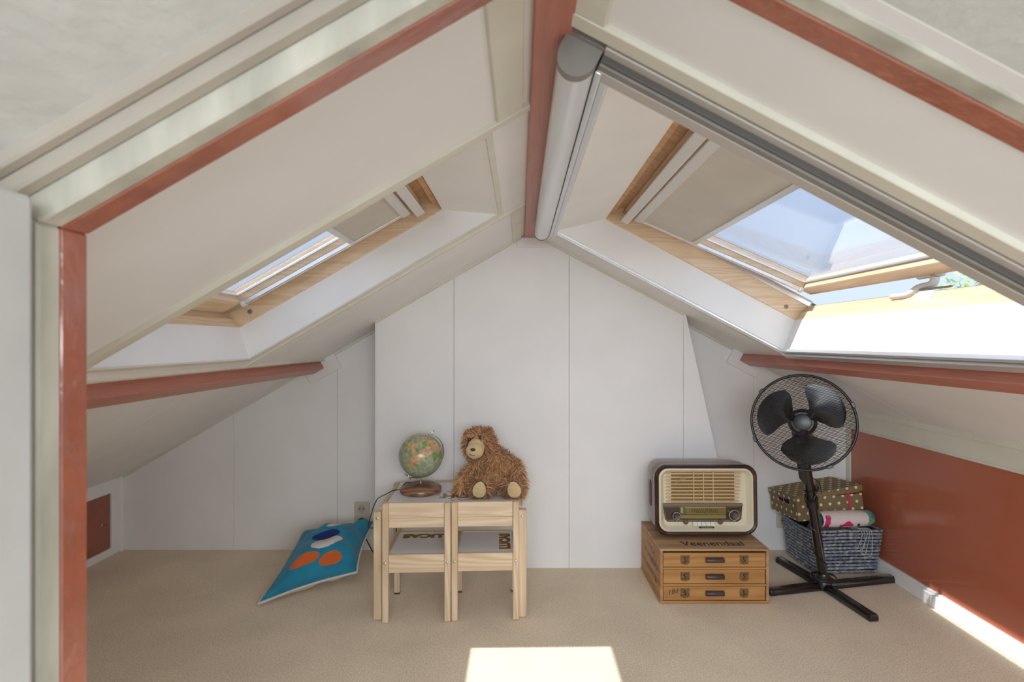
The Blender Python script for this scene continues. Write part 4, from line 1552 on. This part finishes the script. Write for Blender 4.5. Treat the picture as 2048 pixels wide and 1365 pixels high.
def brect(w, d, r, n):
    per = []
    P = [(x, z) for x, z in rrect(w, d, r, 6)]
    # resample to n points
    seg = [math.dist(P[i], P[(i + 1) % len(P)]) for i in range(len(P))]
    T = sum(seg)
    out = []
    i, acc = 0, 0
    for k in range(n):
        t = T * k / n
        while acc + seg[i] < t:
            acc += seg[i]
            i += 1
        a = (t - acc) / seg[i]
        p, q = P[i], P[(i + 1) % len(P)]
        out.append((p[0] + (q[0] - p[0]) * a, p[1] + (q[1] - p[1]) * a))
    return out


for k in range(NC):
    t = k / (NC - 1)
    w, d = BW + .022 * t, BD + .012 * t
    z = .012 + .0168 * k
    n = 130
    path = [(x + .002 * noise.noise(V((x * 30, y * 30, k))), y, z + .004 * t * math.cos(x * 9) - .006 * t * t * math.cos(y * 10) + .0012 * noise.noise(V((x * 20, y * 20, k * 3)))) for x, y in brect(w, d, .02, n)]
    MB().tube(path, [.0066 + .0009 * math.sin(i * 2.2) for i in range(n)], 8, closed=True).build('coil', CORD, bk, smooth=True, angle=80)
lin_ = MB()  # near-black sheet added behind the coils, painted shade for the gaps between rows
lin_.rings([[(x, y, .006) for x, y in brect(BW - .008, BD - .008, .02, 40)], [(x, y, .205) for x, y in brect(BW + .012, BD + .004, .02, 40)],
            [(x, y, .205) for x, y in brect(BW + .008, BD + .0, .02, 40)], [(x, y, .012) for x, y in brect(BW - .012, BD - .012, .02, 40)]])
lin_.build('gap_liner', mat('coil_gap_shade', (.012, .013, .017), .95), bk)

# ---- yarn inside the basket, the labelled skein on top
YG = mat('variegated_yarn', lin((128, 170, 96)), .9, col2=lin((64, 110, 150)), scale=45, detail=3)
yb = thing('yarn_balls', 'loose wool filling the coiled basket below the banded skein', 'yarn', (1.602, 2.838, 0))
yb['kind'] = 'stuff'
del yb['category']
rng = random.Random(4)
GREY_YARN = mat('grey_yarn', lin((150, 150, 140)), .95, var=.3, scale=60)
for i in range(5):
    c = V((-.10 + .05 * i, rng.uniform(-.06, .06), .150 + rng.uniform(-.01, .01)))
    b = MB()
    for j in range(10):
        a = rng.uniform(0, PI)
        t = V((math.cos(a), math.sin(a), rng.uniform(-.6, .6))).normalized()
        o = t.orthogonal().normalized()
        q = t.cross(o)
        b.tube([c + (o * math.cos(2 * PI * k / 16) + q * math.sin(2 * PI * k / 16)) * .045 + t * rng.uniform(-.004, .004) for k in range(16)], .006, 5, closed=True)
    b.ball(c, .044, 14, 10)
    b.build('yarn', GREY_YARN, yb, smooth=True, kind='stuff')

sk0, sk1 = V((1.478, 2.716, .268)), V((1.745, 2.732, .270))
skx = (sk1 - sk0).normalized()
sk = thing('yarn_skein', 'skein of green blue yarn in a white and pink paper band on the basket', 'yarn', (sk0 + sk1) / 2)
sky = V((0, 0, 1)).cross(skx).normalized()
skz = skx.cross(sky)
SKM = Matrix.Translation(-sk.location) @ mtx(sk0, skx, sky, skz)
SL_ = (sk1 - sk0).length
PINK = mat('pink_print', lin((206, 40, 104)), .4)
PAPER = mat('white_paper_band', lin((222, 212, 208)), .4, var=.03, scale=30)


def band(u, v):
    # u along, v around (0.5 = facing up and forward)
    if u < .16:
        e = (u - .10 - .02 * math.sin(v * 9)) / .055
        return 1 if abs(e) < 1 and .25 < v < .75 else 0
    if .40 < u < .66 and .50 < v < .62 and (v - .50) / .12 < 1.2 - abs(u - .53) / .16:
        return 1
    if .36 < u < .47 and .44 < v < .56 and u - .36 < .11 - (v - .44) * .4:
        return 1
    if ((u - .53) / .06) ** 2 + ((v - .31) / .075) ** 2 < 1:
        return 1
    if ((u - .80) / .055) ** 2 + ((v - .34) / .07) ** 2 < 1:
        return 2
    if ((u - .78 + .4 * (v - .52)) / .035) ** 2 + ((v - .52) / .05) ** 2 < 1:
        return 3
    return 0


def sk_surf(r0, l0, l1):
    def fn(u, v):
        a = 2 * PI * v - PI * .5 - PI * .75
        rr = r0 * (1 - .12 * (2 * u - 1) ** 4)
        return (l0 + (l1 - l0) * u, rr * 1.05 * math.cos(a) * -1, rr * math.sin(a))
    return fn


MB(SKM).grid(sk_surf(.040, .0, SL_ * .86), 70, 72, band).build('paper_band', [PAPER, PINK, mat('lilac_print', lin((190, 178, 196)), .4), mat('black_print', lin((60, 54, 50)), .4)], sk, smooth=True, normals=False, angle=180)
b = MB(SKM)
rng = random.Random(21)
for j in range(26):
    a = 2 * PI * j / 26
    r1 = .0295 + rng.uniform(-.002, .003)
    b.tube(bez([(.01, r1 * math.cos(a), r1 * math.sin(a)), (SL_ * .80, r1 * 1.05 * math.cos(a + .1), r1 * 1.05 * math.sin(a + .1)), (SL_ * .95, r1 * math.cos(a + .25), r1 * math.sin(a + .25)), (SL_ * 1.02, r1 * .45 * math.cos(a + .4), r1 * .45 * math.sin(a + .4))], 4), .0052, 6)
b.build('yarn_strands', YG, sk, smooth=True, kind='stuff')
for k, uu in enumerate((.085, .118)):
    a = math.radians(58)
    P = V((SL_ * .86 * uu, -.0425 * math.cos(a), .0405 * math.sin(a)))
    nn = V((0, -math.cos(a), math.sin(a)))
    b = strokes(9, .050, .0075, 30 + k)
    nb = MB(SKM @ mtx(P, V((0, -math.sin(a), -math.cos(a))), V((1, 0, 0)), nn))
    nb.add(b.v, b.f)
    nb.build('band_print', PAPER, sk, kind='stuff')
# loose yarn ends on the rim
b = MB()
for j in range(5):
    x0 = 1.66 + .012 * j
    b.tube(bez([(x0 - .03, 2.712, .226), (x0, 2.692, .230), (x0 + .01, 2.684, .205), (x0 + .012 * math.sin(j * 2), 2.688, .16 - .012 * j), (x0 - .01, 2.692, .13 - .01 * j)], 5), .0011, 5)
ye = b.build('yarn_ends', mat('pale_yarn', lin((196, 196, 186)), .9), kind='stuff')
ye['label'] = 'pale loose yarn ends hanging over the basket front'

# ---- polka-dot box
def dots_mat():
    m, nt, b = base_mat('olive_polka_dot_paper')
    N, L = nt.nodes, nt.links
    uv = N.new('ShaderNodeUVMap')
    uv.uv_map = 'UVMap'

    def M(op, a, b_=None):
        n = N.new('ShaderNodeMath')
        n.operation = op
        for i, x in enumerate((a, b_)):
            if x is None:
                continue
            if isinstance(x, (int, float)):
                n.inputs[i].default_value = x
            else:
                L.new(x, n.inputs[i])
        return n.outputs[0]
    sp = N.new('ShaderNodeSeparateXYZ')
    L.new(uv.outputs['UV'], sp.inputs[0])
    res = []
    for off in (0.0, .5):
        du = M('SUBTRACT', M('FRACT', M('ADD', M('MULTIPLY', sp.outputs[0], 1 / .047), off)), .5)
        dv = M('SUBTRACT', M('FRACT', M('ADD', M('MULTIPLY', sp.outputs[1], 1 / .070), off)), .5)
        dv = M('MULTIPLY', dv, 1.49)
        res.append(M('ADD', M('MULTIPLY', du, du), M('MULTIPLY', dv, dv)))
    d = M('LESS_THAN', M('MINIMUM', res[0], res[1]), .155 ** 2)
    mx = N.new('ShaderNodeMix')
    mx.data_type = 'RGBA'
    L.new(d, mx.inputs['Factor'])
    mx.inputs['A'].default_value = (*lin((128, 110, 74)), 1)
    mx.inputs['B'].default_value = (*lin((226, 218, 200)), 1)
    L.new(mx.outputs['Result'], b.inputs['Base Color'])
    b.inputs['Roughness'].default_value = .7
    return m


POLKA = dots_mat()
DARKIN = mat('dark_inside', (.012, .010, .010), .9)
bx = thing('storage_box', 'olive box with white polka dots and a lifted lid on top of the basket', 'box', (1.549, 2.876, .256), (math.radians(-3), math.radians(-4.5), math.radians(4)))
w, d, h, t = .172, .127, .108, .003
MB().box(-w, w, -d, d, 0, t).build('bottom', POLKA, bx)
MB().box(-w, w, -d, -d + t, t, h).build('front_panel', POLKA, bx)
MB().box(-w, w, d - t, d, t, h).build('back_panel', POLKA, bx)
MB().box(w - t, w, -d + t, d - t, t, h).build('side_panel', POLKA, bx)
# left side with its hand hole
sp_ = MB()
y0, y1, z0, z1 = -.055, .045, .068, .092
sp_.box(-w, -w + t, -d + t, d - t, t, z0)
sp_.box(-w, -w + t, -d + t, d - t, z1, h)
sp_.box(-w, -w + t, -d + t, y0, z0, z1)
sp_.box(-w, -w + t, y1, d - t, z0, z1)
sp_.build('side_panel', POLKA, bx, label='side with a hand hole')
MB().box(-w + .03, w - .01, -d + .02, d - .02, .02, .085).build('contents', DARKIN, bx)
lid = MB(Matrix.Translation((0, 0, h - .004)) @ Matrix.Rotation(math.radians(-4.5), 4, 'Y') @ Matrix.Rotation(math.radians(-2), 4, 'X'))
lw, ld = w + .005, d + .005
lid.box(-lw, lw, -ld, ld, .026, .029)
lid.box(-lw, lw, -ld, -ld + .003, 0, .026)
lid.box(-lw, lw, ld - .003, ld, 0, .026)
lid.box(-lw, -lw + .003, -ld + .003, ld - .003, 0, .026)
lid.box(lw - .003, lw, -ld + .003, ld - .003, 0, .026)
lid.build('lid', POLKA, bx, label='lid lifted at one end')
b = MB()
cols = [mat('orange_thread', lin((226, 130, 60)), .8), mat('pink_thread', lin((214, 70, 96)), .8), mat('violet_thread', lin((90, 60, 140)), .8)]
rng = random.Random(5)
for j in range(12):
    b.mi = j % 2
    x0 = rng.uniform(.06, .15)
    b.tube(bez([(x0 - .05, -d + .03, .104), (x0 - .02, -d + .012, .112), (x0 + .01, -d + .006, .114 + rng.uniform(0, .004)), (x0 + .03, -d + .02, .106)], 4), .0016, 5)
for j in range(4):
    b.mi = 1
    x0 = .090 + .004 * j
    b.tube(bez([(x0 - .01, -d + .01, .112), (x0, -d - .004, .111), (x0 + .003, -d - .004, .07), (x0 + .002 * math.sin(j), -d - .004, .045 - .006 * j)], 4), .0016, 5)
for j in range(4):
    b.mi = (2, 0, 2, 1)[j]
    yy = -.045 + .024 * j
    b.tube(bez([(-w - .003, yy, .070), (-w - .005, yy + .006, .080), (-w - .002, yy + .012, .088)], 4), .002, 5)
b.build('threads', cols, bx, kind='stuff', label='orange and pink threads')

# ---- tree beyond the open skylight
tr = thing('tree', 'leafy green tree seen through the gap under the open skylight', 'tree', (10.2, 12.0, -5.55))
MB().tube([(0, 0, 0), (.1, .05, 3.5), (0, 0, 6.2), (-.1, .1, 7.4)], [.22, .18, .12, .04], 10).build('trunk', mat('bark', lin((96, 78, 60)), .9, var=.3, scale=8), tr, smooth=True)
rng = random.Random(14)
lf = MB()
for i in range(2600):
    while True:
        q = V((rng.uniform(-1, 1), rng.uniform(-1, 1), rng.uniform(-1, 1)))
        if .3 < q.length < 1:
            break
    c = V((q.x * 1.9, q.y * 1.9, 6.6 + q.z * 1.75))
    d = V((rng.gauss(0, 1), rng.gauss(0, 1), rng.gauss(0, .6))).normalized()
    s = d.orthogonal().normalized() * .045
    lf.mi = rng.randrange(2)
    lf.add([c - d * .09, c + s, c + d * .09, c - s], [(0, 1, 2, 3)])
lf.build('foliage', [mat('leaf_green', lin((120, 160, 80)), .6), mat('leaf_light', lin((160, 190, 110)), .6)], tr, kind='stuff', normals=False)
